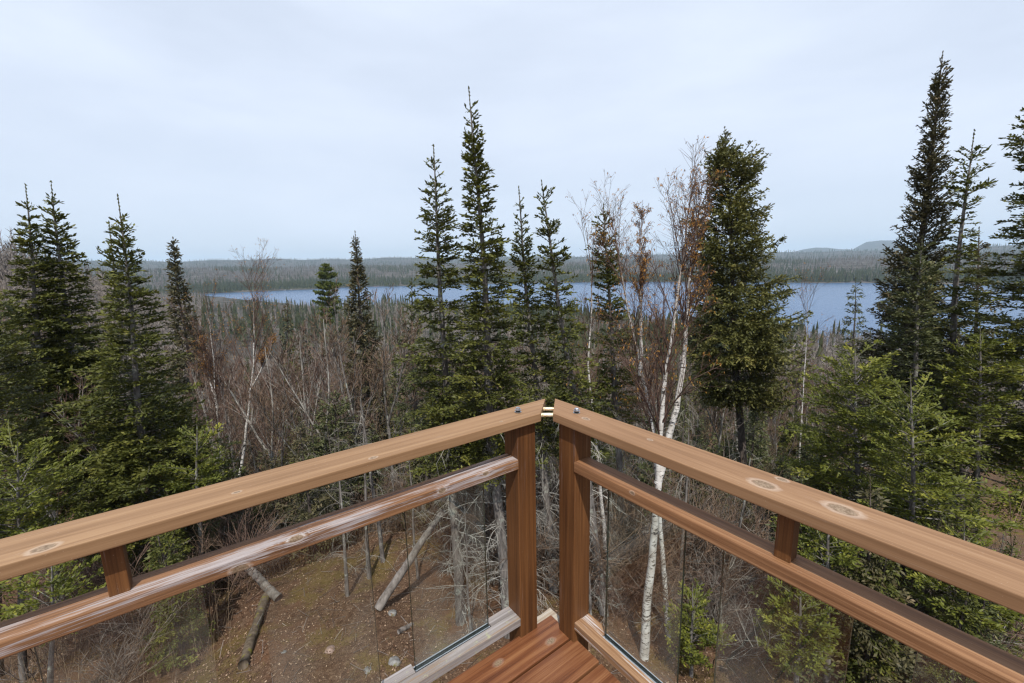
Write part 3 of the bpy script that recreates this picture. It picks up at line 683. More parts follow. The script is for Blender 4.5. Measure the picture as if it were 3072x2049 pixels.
px_conifer(1590, 1340, 1588, 1480, 6.7, [(1340, 0), (1380, 30), (1440, 56), (1500, 66), (1560, 70)], 1560, 26, lod=.72, label='little fir seen through the first right glass panel', **{**YF, 'dens': 1.5})
px_conifer(1838, 1310, 1832, 1500, 5.9, [(1310, 0), (1360, 44), (1430, 72), (1500, 84), (1590, 90)], 1590, 27, lod=.72, label='little fir seen through the second right glass panel', **{**YF, 'dens': 1.5})
px_conifer(-25, 640, -15, 1100, 9., [(640, 0), (720, 46), (850, 90), (1000, 120), (1150, 150)], 1180, 28, label='fir cut by the left edge of the view', name='fir_tree', fol=FIR, dead=15)
px_conifer(40, 1010, 48, 1300, 7.6, [(1010, 0), (1070, 70), (1150, 140), (1250, 170), (1350, 180)], 1380, 29, label='young fir at the left edge just above the left railing', **YF)
px_conifer(452, 960, 458, 1200, 9.6, [(960, 0), (1010, 34), (1100, 66), (1200, 86)], 1210, 30, label='young fir right of the broad fir, above the left railing', **YF)
px_conifer(120, 1260, 118, 1480, 6.6, [(1260, 0), (1330, 66), (1410, 110), (1500, 120)], 1500, 31, label='fir sapling between the left top and middle rails', **YF)
px_conifer(770, 895, 772, 1060, 14., [(895, 0), (940, 26), (1000, 50), (1070, 72), (1150, 84)], 1180, 32, kind='spruce', fol=SPRUCE, bark=BARK_DARK, dens=.9, name='spruce_tree',
           label='small bushy spruce just above the left top rail', leader=.15)
px_conifer(694, 752, 700, 1000, 26., [(752, 0), (800, 13), (880, 26), (980, 42), (1080, 56)], 1100, 33, kind='spruce', fol=SPRUCE_BROWN, bark=BARK_DARK, dens=.6, name='spruce_tree',
           label='slim brown spruce left of the lone olive spruce', leader=.3)
px_conifer(660, 690, 664, 960, 33., [(690, 0), (760, 10), (860, 22), (980, 34)], 1000, 34, kind='spruce', fol=SPRUCE_BROWN, bark=BARK_DARK, dens=.5, name='spruce_tree',
           label='thin dark brown spruce rising from the scrub right of the left birch', leader=.4)
px_conifer(740, 770, 745, 960, 21., [(770, 0), (830, 10), (920, 24), (1010, 36)], 1020, 35, kind='spruce', fol=SPRUCE_BROWN, bark=BARK_DARK, dens=.45, sparse=.6, name='spruce_tree',
           label='sparse twiggy spruce between the brown spruces, half bare', leader=.3)
px_conifer(945, 640, 952, 900, 16., [(640, 0), (690, 16), (780, 34), (880, 46), (980, 56)], 1000, 36, kind='spruce', fol=SPRUCE, bark=BARK_DARK, dens=.8, name='spruce_tree',
           label='olive spruce close left of the thin-topped fir', leader=.3)

# white pine with tiered plumes, far down the slope
def pine():
    dist = 105.; top = at(747, 610, dist); low = at(755, 760, dist); s = dist * K / FPX; rng = np.random.default_rng(50)
    base = low.copy(); base[2] = g1(low[0], low[1]); root = empty('pine_tree', tuple(base), 'lone white pine with tiered plumes in front of the lake', 'tree')
    top = top - base; P = trunk_curve(np.zeros(3), top, rng); w = Acc(); tt = np.linspace(0, 1, 16)
    V, Q = tubes(P[None], (.32 * (1 - tt) + .03)[None], 8); w.add(V, Q, tint=.2); f = Acc(); H = top[2]
    for zpx, rpx in ((612, 6), (622, 12), (634, 18), (640, 24), (655, 20), (665, 30), (678, 27), (690, 22), (702, 31), (714, 26), (726, 18), (740, 14)):
        z = H - (zpx - 610) * s
        for k in range(7):
            a = rng.uniform(0, 6.28); R = rpx * s * rng.uniform(.55, 1.1); c = np.array([np.interp(z, P[:, 2], P[:, 0]), 0, z]); c[1] = np.interp(z, P[:, 2], P[:, 1])
            u = np.linspace(0, 1, 5)[:, None]; B = c + np.array([math.cos(a), math.sin(a), .18]) * R * u + np.array([0, 0, .2 * R]) * u ** 2
            V, Q = tubes(B[None], (.06 * (1 - .8 * u[:, 0]))[None], 4); w.add(V, Q, tint=.2)
            m = int(34 * R) + 14; t = rng.uniform(.35, 1.05, m); pt = c + np.array([math.cos(a), math.sin(a), .18]) * R * t[:, None] + np.array([0, 0, .2 * R]) * (t ** 2)[:, None] + rng.normal(0, .26, (m, 3)) * [1, 1, .55]
            d = unit(rng.normal(0, .6, (m, 3)) + [0, 0, .7]); shoots(f, pt, d, .5, .28, rng, np.clip(rng.normal(.5, .25, m), 0, 1), .2)
    w.obj('trunk', BARK_DARK, root, smooth=True); f.obj('crown', PINE, root)
pine()

# ------------------------------------------------------------------ broadleaf trees, bare in early spring
def offshoots(P, n, rng, t0, t1, lr, ang, up, npts=5, curve=.15, lens=None):
    """n side shoots per polyline; returns polylines and the parent index and position"""
    m = len(P); idx = np.repeat(np.arange(m), n); t = rng.uniform(t0, t1, m * n); S, D = lerp_poly(P[idx], t)
    par = np.linalg.norm(P[idx, -1] - P[idx, 0], axis=1) if lens is None else lens[idx]
    ref = unit(rng.normal(0, 1, (m * n, 3))); sidev = unit(np.cross(D, ref)); an = rng.uniform(*ang, m * n)[:, None]
    d = unit(D * np.cos(an) + sidev * np.sin(an) + np.array([0, 0, 1.]) * up)
    ln = par * rng.uniform(*lr, m * n) * (1.15 - .75 * t); u = np.linspace(0, 1, npts)[None, :, None]
    c = unit(rng.normal(0, 1, (m * n, 3)) + np.array([0, 0, .9]))
    C = S[:, None] + d[:, None] * ln[:, None, None] * u + c[:, None] * (u ** 2) * (ln * curve)[:, None, None]
    return C, idx, t
def ztaper(n, k=.75): return 1 - k * np.linspace(0, 1, n)
def birch(name, label, stems, dist, seed, r0=.07, catk=1.0, twig=TWIG, group=None, n1=16, n2=7, n3=6, zmin=.35, wr=1.0, l1=.30):
    """stems: lists of view pixels from the foot up; radius in metres at the foot"""
    rng = np.random.default_rng(seed); root = None; tr = Acc(); tw = Acc(); ck = Acc(); base = None
    for si, st in enumerate(stems):
        pts = np.array([at(x, y, dist) for x, y, *r in st]); pts[:, 1] += np.linspace(0, rng.uniform(-.4, .6), len(pts))
        if si == 0:
            gz = g1(pts[0][0], pts[0][1]); d = pts[1] - pts[0]
            if pts[0][2] > gz: pts = np.concatenate([[pts[0] + d * ((gz - .1 - pts[0][2]) / d[2])], pts])
            base = pts[0].copy(); base[2] = g1(base[0], base[1]); root = empty(name, tuple(base), label, 'tree', group)
        pts = pts - base
        # resample
        q = np.concatenate([[0], np.cumsum(np.linalg.norm(np.diff(pts, axis=0), axis=1))]); n = 22; u = np.linspace(0, q[-1], n)
        P = np.stack([np.interp(u, q, pts[:, k]) for k in range(3)], 1); P += rng.normal(0, .008, P.shape)
        rs = r0 * (st[0][2] if len(st[0]) > 2 else 1.0); R = rs * (1 - u / q[-1]) ** 1.05 + .0045
        V, Q = tubes(P[None], R[None], 10); tn = np.clip(((u / q[-1]) - .76) * 4.5, 0, .92); tr.add(V, Q, tint=np.repeat(tn, 10))
        c1, i1, t1 = offshoots(P[None], n1, rng, zmin, .99, (l1 * .45, l1 * 1.1), (.35, .75), .45, 6, .2, np.array([q[-1]]))
        r1 = np.interp(t1, np.linspace(0, 1, n), R) * .30 + .002
        V, Q = tubes(c1, r1[:, None] * ztaper(6) * wr, 5); tw.add(V, Q, tint=rng.uniform(.1, .5))
        c2, i2, t2 = offshoots(c1, n2, rng, .12, .98, (.30, .70), (.3, .8), .25, 5, .2)
        r2 = np.maximum(r1[i2] * .42, .0024); V, Q = tubes(c2, r2[:, None] * ztaper(5) * wr, 4); tw.add(V, Q, tint=np.repeat(rng.uniform(0, .6, len(c2)), 20))
        c3, i3, t3 = offshoots(c2, n3, rng, .2, 1., (.3, .7), (.4, 1.0), .05, 4, .2)
        V, Q = tubes(c3, np.full((len(c3), 1), .0019) * ztaper(4, .5) * wr, 3); tw.add(V, Q, tint=np.repeat(rng.uniform(0, .7, len(c3)), 12))
        if catk:
            e = np.concatenate([c3[:, -1], c2[:, -1]]); e = e[rng.uniform(0, 1, len(e)) < .32 * catk]; k = rng.integers(1, 3, len(e)); e = np.repeat(e, k, 0)
            d = unit(rng.normal(0, .55, (len(e), 3)) + [0, 0, -.75]); shoots(ck, e, d, rng.uniform(.035, .065, len(e)), .011 * wr, rng, rng.uniform(0, 1, len(e)), .1)
    tr.obj('trunk', BIRCH, root, smooth=True); tw.obj('crown', twig, root)
    if catk: tag(ck.obj('catkins', CATKIN, root), kind='stuff')
    return root
GB = 'white birches rising past the railing'
birch('birch_tree', 'twin-stemmed white birch rising behind the right railing to a twiggy orange top',
      [[(1478, 1512), (1483, 1420), (1492, 1330), (1503, 1200), (1512, 1100), (1514, 1010), (1523, 890), (1538, 790), (1552, 700), (1562, 620), (1572, 560), (1578, 500), (1584, 450)],
       [(1510, 1110, .75), (1530, 1040), (1556, 935), (1572, 850), (1582, 740), (1590, 640), (1600, 570), (1612, 510), (1622, 455)]], 7.0, 61, r0=.085, group=GB, n1=36, n2=8, n3=6, zmin=.52, wr=1.15, l1=.25)
birch('birch_tree', 'birch stem leaning left from beside the twin-stemmed white birch',
      [[(1512, 1150), (1500, 985), (1483, 900), (1465, 800), (1452, 740), (1440, 680), (1428, 610), (1421, 550), (1416, 490)],
       [(1470, 860, .6), (1473, 780), (1470, 680), (1474, 590), (1476, 500)]], 7.7, 62, r0=.055, group=GB, n1=34, n2=7, n3=6, zmin=.42, wr=1.15, l1=.25)
birch('birch_tree', 'thin birch between the right post and the twin-stemmed white birch',
      [[(1394, 1290), (1384, 1180), (1370, 1030), (1362, 940), (1352, 850), (1362, 700), (1358, 600), (1350, 520)]], 8.4, 63, r0=.045, group=GB, n1=16, n2=6, n3=5, zmin=.45, wr=1.2)
birch('birch_tree', 'white birch with a straight trunk standing above the left top rail',
      [[(549, 1100), (556, 1040), (564, 950), (571, 860), (572, 780), (566, 700), (565, 640)], [(572, 900, .5), (595, 860), (612, 820), (625, 780)]], 17., 64, r0=.085, group=GB, n1=24, n2=8, n3=6, zmin=.4, wr=1.9, l1=.3)
birch('birch_tree', 'slim birch just left of the straight birch above the left top rail',
      [[(507, 1090), (503, 1000), (500, 920), (498, 830), (490, 750), (484, 690), (480, 650)], [(500, 940, .6), (486, 880), (475, 830), (468, 780)]], 18., 65, r0=.07, group=GB, n1=24, n2=8, n3=6, zmin=.35, wr=1.9, l1=.3)
birch('birch_tree', 'thin birch pole with a brown top left of the lake gap by the right spruce', [[(1838, 1000), (1850, 870), (1860, 780), (1866, 700), (1868, 660)]], 22., 66, r0=.05, group=GB, n1=14, n2=6, n3=5, zmin=.3, wr=2.)

# dead standing poles in the dark stand below the deck
GD = 'dead grey poles standing in the dark wood'
def pole(x, y, h, seed, r=.055, nd=26, lean=(0, 0), label=''):
    p = ground_hit(x, y); rng = np.random.default_rng(seed); root = empty('dead_tree', tuple(p), label, 'dead tree', GD)
    P = trunk_curve(np.array([0, 0, -.2]), np.array([lean[0], lean[1], h]), rng); a = Acc(); V, Q = tubes(P[None], (r * (1 - .75 * np.linspace(0, 1, 16)))[None], 9); a.add(V, Q)
    a.obj('trunk', BARK_FIR, root, smooth=True); d = Acc(); dead_limbs(d, P, .5, h * .97, nd, rng, (.35, 1.0)); tag(d.obj('dead_limbs', DEAD, root), kind='stuff')
for i, (x, y, h, r, lab) in enumerate(((798, 1372, 5.5, .06, 'pale dead pole rising from the mossy ground below the left rail'), (846, 1330, 6.5, .07, 'dark dead pole just right of the pale one, below the left rail'),
        (880, 1290, 7.5, .08, 'thick dark dead trunk behind the leaning log'), (1082, 1478, 5.0, .04, 'thin dead pole seen through the first left glass panel'), (1205, 1455, 5.5, .05, 'dead pole just left of the left corner post'),
        (1360, 1470, 5., .045, 'dead pole right of the right corner post, behind glass'), (1560, 1380, 6.5, .06, 'dead pole right of the white birch foot'), (1665, 1400, 6., .06, 'dark dead pole under the right middle rail'),
        (385, 1330, 6., .05, 'dead pole below the left top rail, right of the spacer block'), (420, 1300, 6.5, .06, 'dead pole beyond the left spacer block'), (1290, 1440, 6., .05, 'grey dead pole between the two corner posts'),
        (2290, 1330, 4., .08, 'dark dead trunk nearest the right edge'),
        (960, 1330, 6., .05, 'dead pole left of the first left glass edge'))):
    pole(x, y, h * .62, 80 + i, r * .8, 26, (.2 * math.sin(i * 2.1), .2 * math.cos(i * 1.3)), lab)
# ------------------------------------------------------------------ the forest below, bare trees and conifers one by one
def bare_tree(label, seed, H, n1, n2, n3, rt, twig, bark, group, name='bare_tree', r0=.085, spread=.3, fork=True, zmin=.3):
    rng = np.random.default_rng(seed); root = empty(name, (0, 0, 0), label, 'tree', group)
    top = np.array([rng.normal(0, .06 * H), rng.normal(0, .06 * H), H]); P = trunk_curve(np.array([0, 0, -.3]), top, rng, 14, .12); tr = Acc(); tw = Acc()
    R = r0 * (1 - .92 * np.linspace(0, 1, 14)) + rt; V, Q = tubes(P[None], R[None], 6); tr.add(V, Q, tint=.5); Ps = [P]
    if fork:
        f = P[5:8].mean(0); e = f + np.array([rng.normal(0, .13) * H, rng.normal(0, .13) * H, .42 * H]); P2 = trunk_curve(f, e, rng, 14, .1)
        V, Q = tubes(P2[None], (r0 * .55 * (1 - .9 * np.linspace(0, 1, 14)) + rt)[None], 5); tr.add(V, Q, tint=.5); Ps.append(P2)
    for P in Ps:
        c1, i1, t1 = offshoots(P[None], n1, rng, zmin, .99, (spread * .5, spread * 1.1), (.4, .9), .5, 5, .2, np.array([H]))
        r1 = np.maximum(r0 * .3 * (1.1 - t1), rt * 1.4); V, Q = tubes(c1, r1[:, None] * ztaper(5), 4); tr.add(V, Q, tint=.5)
        c2, i2, t2 = offshoots(c1, n2, rng, .15, .98, (.3, .62), (.4, .95), .3, 4, .2)
        V, Q = tubes(c2, np.full((len(c2), 1), rt * 1.15) * ztaper(4, .5), 3); tw.add(V, Q, tint=np.repeat(rng.uniform(0, 1, len(c2)), 12))
        c3, i3, t3 = offshoots(c2, n3, rng, .15, 1., (.3, .75), (.4, 1.), .2, 3, .15)
        S = c3[:, 0]; D = c3[:, -1] - S; l = np.linalg.norm(D, axis=1); V, Q = kites(S, D / l[:, None], l, rt * 2.2, unit(np.cross(D, rng.normal(0, 1, D.shape)))); tw.add(V, Q, tint=np.repeat(rng.uniform(0, 1, len(c3)), 4))
    tr.obj('trunk', bark, root, smooth=True); tw.obj('crown', twig, root); return root
rngf = np.random.default_rng(2024)
def limit_el(az): return np.radians(np.interp(az, [-.85, -.68, -.6, -.3, -.05, .15, .35, .6], [-6, -2.0, 3.6, 3.7, 4.6, 5.6, 6.8, 6.8]))
def sample(n, rmin, rmax, azr=(-.86, .86), pw=.5):
    out = []
    while len(out) < n:
        r = rmin + (rmax - rmin) * rngf.uniform() ** pw; az = rngf.uniform(*azr); out.append((r, az))
    return sorted(out)
ZAZ = ((-.74, 'by the left edge fir'), (-.62, 'behind the two tall firs at the left'), (-.50, 'behind the broad fir above the left rail'), (-.40, 'around the two left birches'), (-.29, 'between the left birches and the olive spruce'),
       (-.20, 'around the tall olive spruce'), (-.08, 'behind the thin-topped and tallest firs'), (.06, 'behind the firs at the railing corner'), (.20, 'behind the white birches'), (.34, 'behind the big full spruce'),
       (.48, 'in the gap left of the leaning spruce'), (.58, 'left of the leaning spruce foot'), (.68, 'behind the leaning spruce at right'), (.78, 'behind the thin fir at right'), (9., 'by the right edge firs'))
ZBASE = {}; KIND = {}
def zone(lab, r, az):
    where = [b for a, b in ZAZ if az < a][0]; how = 'edge' if r < 12 else 'near' if r < 22 else ('midway' if r < 50 else 'far'); b = ZBASE.get(lab, lab)
    t = {'A': 'bare brown tree', 'W': 'bare white-trunked tree', 'C': 'small dark conifer', 'S': 'tangled shrub', 'D': 'thin dead grey pole'}[b[0]]
    return t + ', ' + {'edge': 'right under the deck', 'near': 'close below', 'midway': 'halfway downhill', 'far': 'far downhill'}[how] + ' ' + where
def put(proto, used, r, az, H0, hr, label=None, group=None, extra=0.):
    x, y = r * math.sin(az), r * math.cos(az); gz = g1(x, y)
    H = min(rngf.uniform(*hr), ZC - y / math.cos(az) * math.tan(float(limit_el(az)) + extra) - gz)
    if H < hr[0] * .45: return False
    o = copy_tree(proto) if id(proto) in used else proto
    used.add(id(proto)); o['label'] = KIND.setdefault(id(proto), proto['label']); s = H / H0
    o.location = (x, y, gz); o.rotation_euler = (rngf.normal(0, .03), rngf.normal(0, .03), rngf.uniform(0, 6.28)); w = s * rngf.uniform(.9, 1.15) if s > .6 else s * 1.2
    o.scale = (w, w, s)
    o['label'] = zone(o['label'], r, az)
    return True
GA = 'bare grey and brown trees in the forest below the deck'; LA = 'A'
GW = 'pale-trunked bare trees in the forest below the deck'; LW = 'W'
near = [bare_tree(LA, 300 + i, 8., 13, 6, 6, .0075, TWIG_BROWN if i % 2 else TWIG, BARK_FIR if i % 2 else PALE_BARK, GA, r0=.06) for i in range(4)]
farb = [bare_tree(LW if i < 2 else LA, 310 + i, 11., 13, 6, 5, .017, (TWIG_GREY, TWIG_GREY, TWIG_BROWN, TWIG_GREY, TWIG_BROWN)[i], PALE_BARK if i < 3 else BARK_FIR, GW if i < 2 else GA, r0=.10) for i in range(5)]
used = set()
for i, (r, az) in enumerate(sample(120, 12.5, 34., pw=.6)): put(near[int(rngf.integers(4))], used, r, az, 8., (5.5, 9.5), extra=rngf.uniform(.0, .10))
for i, (r, az) in enumerate(sample(250, 32., 92., pw=.55)): put(farb[int(rngf.integers(5))], used, r, az, 11., (8., 13.), extra=abs(rngf.normal(0, .03)))
GC = 'conifers scattered through the forest below the deck'; LC = 'C'
def unit_conifer(seed, H, R, fol, lod, kind='spruce', dens=.5, **k):
    rng = np.random.default_rng(seed); prof = [(0, 0), (H * .08, R * .13), (H * .3, R * .45), (H * .6, R * .8), (H * .9, R)]
    return conifer(rng, (0, 0, 0), (rng.normal(0, .15), 0, H), prof, H * .92, lod=lod, kind=kind, dens=dens, fol=fol, bark=BARK_DARK, name='spruce_tree', label=LC, group=GC, leader=.5, **k)
cn = [unit_conifer(400 + i, 8., 1.1 + .2 * (i % 2), (SPRUCE, SPRUCE_BROWN, FIR)[i % 3], 1.9, dens=.7) for i in range(3)]
cf = [unit_conifer(410 + i, 11., 1.3 + .25 * (i % 3), (SPRUCE, SPRUCE_BROWN, FIR, SPRUCE_BROWN)[i], 3.6, dens=.5) for i in range(4)]
def dead_pole(seed):
    rng = np.random.default_rng(seed); root = empty('dead_tree', (0, 0, 0), 'D', 'dead tree', 'thin dead poles in the dark wood'); P = trunk_curve(np.array([0, 0, -.2]), np.array([rng.normal(0, .2), rng.normal(0, .2), 5.]), rng); a = Acc()
    V, Q = tubes(P[None], (.042 * (1 - .8 * np.linspace(0, 1, 16)))[None], 7); a.add(V, Q); a.obj('trunk', BARK_FIR if seed % 2 else BARK_DARK, root, smooth=True)
    d = Acc(); dead_limbs(d, P, .3, 4.9, 46, rng, (.3, 1.0)); tag(d.obj('dead_limbs', DEAD, root), kind='stuff'); return root
dp = [dead_pole(600 + i) for i in range(4)]; used = set()
for r, az in sample(75, 9.6, 19., (-.5, .40), pw=.8):
    if r < 12.6 and az < -.15: continue
    put(dp[int(rngf.integers(4))], used, r, az, 5., (3.2, 6.), extra=rngf.uniform(.08, .25))
used = set()
for r, az in sample(22, 8.4, 14., (.60, .92), pw=.8): put(cn[int(rngf.integers(3))], used, r, az, 8., (2.4, 4.2), extra=rngf.uniform(.15, .3))
for r, az in sample(105, 10.2, 19., (-.85, .85), pw=.8):
    if r < 13 and -.66 < az < -.12: continue
    put(cn[int(rngf.integers(3))], used, r, az, 8., (2.2, 4.6), extra=rngf.uniform(.12, .3))
for r, az in sample(85, 12., 36., pw=.6): put(cn[int(rngf.integers(3))], used, r, az, 8., (3.5, 8.), extra=rngf.uniform(.02, .12))
for r, az in sample(170, 32., 98., pw=.55): put(cf[int(rngf.integers(4))], used, r, az, 11., (7., 13.), extra=rngf.uniform(-.004, .05))
# brushwood close to the deck
GS = 'leafless shrubs in the undergrowth'; LS_ = 'S'
def shrub(seed, twig):
    rng = np.random.default_rng(seed); root = empty('shrub', (0, 0, 0), LS_, 'shrub', GS); a = Acc(); b = Acc(); n = 11
    az = rng.uniform(0, 6.28, n); tl = rng.uniform(.1, .55, n); Ln = rng.uniform(.8, 1.9, n); u = np.linspace(0, 1, 6)[None, :, None]
    d = np.stack([np.cos(az) * tl, np.sin(az) * tl, np.ones(n)], 1); P = rng.normal(0, .12, (n, 1, 3)) * [1, 1, 0] + d[:, None] * Ln[:, None, None] * u + rng.normal(0, .22, (n, 1, 3)) * u ** 2 * Ln[:, None, None] - np.array([0, 0, .1])
    V, Q = tubes(P, np.full((n, 1), .009) * ztaper(6), 4); a.add(V, Q, tint=.5)
    c2, i2, t2 = offshoots(P, 8, rng, .15, .98, (.25, .6), (.4, 1.0), .2, 4, .25); V, Q = tubes(c2, np.full((len(c2), 1), .0042) * ztaper(4, .5), 3); b.add(V, Q, tint=np.repeat(rng.uniform(0, 1, len(c2)), 12))
    c3, i3, t3 = offshoots(c2, 6, rng, .1, 1., (.3, .8), (.4, 1.1), .1, 3, .25); V, Q = tubes(c3, np.full((len(c3), 1), .0026) * ztaper(3, .4), 3); b.add(V, Q, tint=np.repeat(rng.uniform(0, 1, len(c3)), 9))
    a.obj('stems', TWIG_BROWN, root); tag(b.obj('twigs', twig, root), kind='stuff'); return root
sh = [shrub(500 + i, (TWIG_GREY, TWIG_BROWN, TWIG_BROWN, DEAD, TWIG)[i]) for i in range(5)]; used = set()
for r, az in sample(230, 9.6, 24., (-.9, .9), pw=.8) + sample(70, 8.3, 12., (-.13, .62), pw=.9):
    x, y = r * math.sin(az), r * math.cos(az)
    if r < 12.6 and -.66 < az < -.12: continue
    p = sh[int(rngf.integers(5))]; o = copy_tree(p) if id(p) in used else p; used.add(id(p)); s = rngf.uniform(.7, 1.5)
    o['label'] = zone('S', r, az); o.location = (x, y, g1(x, y)); o.scale = (s * 1.2, s * 1.2, s); o.rotation_euler = (0, 0, rngf.uniform(0, 6.28))

# ------------------------------------------------------------------ the woods nobody could count
def bare_mass(n, pos, hs, tw, rng, nsl=14, trunkw=.16):
    a = Acc(); m = len(pos)
    # trunks as thin three-sided spikes
    d = np.array([0, 0, 1.]) + rng.normal(0, .05, (m, 3)); u = np.linspace(0, 1, 2)[None, :, None]
    P = pos[:, None] + d[:, None] * (hs * .8)[:, None, None] * u; V, Q = tubes(P, np.stack([np.full(m, trunkw * .5), np.full(m, trunkw * .12)], 1), 3); a.add(V, Q, tint=np.repeat(np.clip(rng.normal(.75, .2, m), 0, 1), 6))
    idx = np.repeat(np.arange(m), nsl); t = rng.uniform(.35, .85, len(idx)); S = pos[idx] + d[idx] * (hs[idx] * t)[:, None]
    az = rng.uniform(0, 6.28, len(idx)); el = rng.uniform(.5, 1.3, len(idx)); D = np.stack([np.cos(az) * np.cos(el), np.sin(az) * np.cos(el), np.sin(el)], 1); l = hs[idx] * rng.uniform(.16, .34, len(idx)) * (1.25 - t)
    w = unit(np.cross(D, rng.normal(0, 1, D.shape)))
    V = np.stack([S - w * tw * .5, S + w * tw * .5, S + D * l[:, None]], 1).reshape(-1, 3); a.add(V, None, np.arange(len(V)).reshape(-1, 3), tint=np.repeat(np.clip(rng.normal(.5, .25, m), 0, 1)[idx], 3)); return a
def cone_mass(pos, hs, ws, rng, tiers=4, sides=6):
    a = Acc(); m = len(pos)
    for k in range(tiers):
        f0 = .06 + .9 * k / tiers; f1 = min(f0 + 1.35 / tiers, 1.0); an = (np.arange(sides) * 2 * math.pi / sides)[None] + rng.uniform(0, 6, (m, 1))
        rr = ws[:, None] * (1 - f0) ** .8 * rng.uniform(.55, 1.15, (m, sides)); base = np.stack([pos[:, None, 0] + rr * np.cos(an), pos[:, None, 1] + rr * np.sin(an), pos[:, None, 2] + hs[:, None] * (f0 + rng.uniform(-.05, .03, (m, sides)))], -1)
        tip = pos + np.stack([0 * hs, 0 * hs, hs * f1], 1); V = np.concatenate([base, tip[:, None]], 1).reshape(-1, 3); i = np.arange(m)[:, None] * (sides + 1); kk = np.arange(sides)[None]
        T = np.stack([i + kk, i + (kk + 1) % sides, i + sides + 0 * kk], -1).reshape(-1, 3); a.add(V, None, T, tint=np.repeat(np.clip(rng.normal(.4, .25, m), 0, 1), sides + 1))
    return a
MASS_GREY = tint_mat('distant_bare_wood', (.095, .078, .068), (.29, .255, .23)); MASS_FAR = tint_mat('far_hill_bare_wood', (.070, .058, .052), (.215, .188, .175)); MASS_CON = foliage_mat('distant_conifers', (.030, .040, .020), (.075, .084, .036), .1)
def patch(x, y, s): return np.sin(x * s + 1.3 * np.sin(y * s * .7)) + np.sin(y * s * 1.3 + 1.9 * np.sin(x * s * .8 + 1)) + .6 * np.sin((x + y) * s * 2.3)
def scatter(n, rlo, rhi, azlo, azhi, lin=1.0):
    az = rngf.uniform(azlo, azhi, n); r = rlo(az) + (rhi(az) - rlo(az)) * rngf.uniform(0, 1, n) ** lin; return r, az
# between the single trees and the near shore
r, az = scatter(7800, lambda a: 84 + 0 * a, lambda a: shore_near(a) - 3, -.9, .9, .62); r0_, a0_ = scatter(1500, lambda a: 80 + 0 * a, lambda a: 300 + 0 * a, -.97, -.62, 1.0); r = np.concatenate([r, r0_]); az = np.concatenate([az, a0_])
x, y = r * np.sin(az), r * np.cos(az); z = G(x, y)
h = np.minimum(rngf.uniform(8, 14, len(r)), ZC - r * np.tan(limit_el(az) - .006 * rngf.uniform(-1, 1.6, len(r))) - z); ok = h > 4; pt = np.stack([x, y, z], 1); pc = patch(x, y, .035) + rngf.normal(0, .9, len(r)) - 4 * (az < -.64) > 1.05
s_ = ok & ~pc; tag(bare_mass(0, pt[s_], h[s_], .15, rngf, 20, .2).obj('bare_wood', MASS_GREY), 'grey leafless wood covering the slope down to the near lake shore', 'forest', kind='stuff')
s_ = ok & pc; tag(cone_mass(pt[s_], h[s_] * 1.02 + np.random.default_rng(4).uniform(0, 4, s_.sum()), h[s_] * .13 + .3, rngf, 5, 7).obj('conifer_wood', MASS_CON), 'dark conifers mixed into the wood near the lake shore', 'forest', kind='stuff')
# beyond the lake
r, az = scatter(15000, lambda a: shore_far(a) + 4, lambda a: shore_far(a) + 900, -.95, .9, 1.25); r2, az2 = scatter(9000, lambda a: shore_far(a) + 800, lambda a: shore_far(a) + 3300, -.95, .9, 1.0)
r3, az3 = scatter(2600, lambda a: shore_far(a) + 3, lambda a: shore_far(a) + 40, -.95, .9, 1.0)
r = np.concatenate([r, r2, r3]); az = np.concatenate([az, az2, az3]); x, y = r * np.sin(az), r * np.cos(az); z = G(x, y) - .3; q = r - shore_far(az); h = rngf.uniform(11, 18, len(r)) * np.where(q > 900, 1.15, 1)
con = patch(x, y, .011) * .8 + rngf.normal(0, .9, len(r)) + np.interp(q, [0, 40, 90, 200, 1800, 2300], [3.2, 2.2, .6, 0, .3, 1.4]) > 1.05; pt = np.stack([x, y, z], 1)
tag(bare_mass(0, pt[~con], h[~con], .6, rngf, 12, .4).obj('far_bare_wood', MASS_FAR), 'pale leafless wood on the hills across the lake', 'forest', kind='stuff')
tag(cone_mass(pt[con], h[con], h[con] * .14 + .6, rngf, 3, 5).obj('far_conifer_wood', MASS_CON), 'dark conifer belt along the far lake shore and hills', 'forest', kind='stuff')

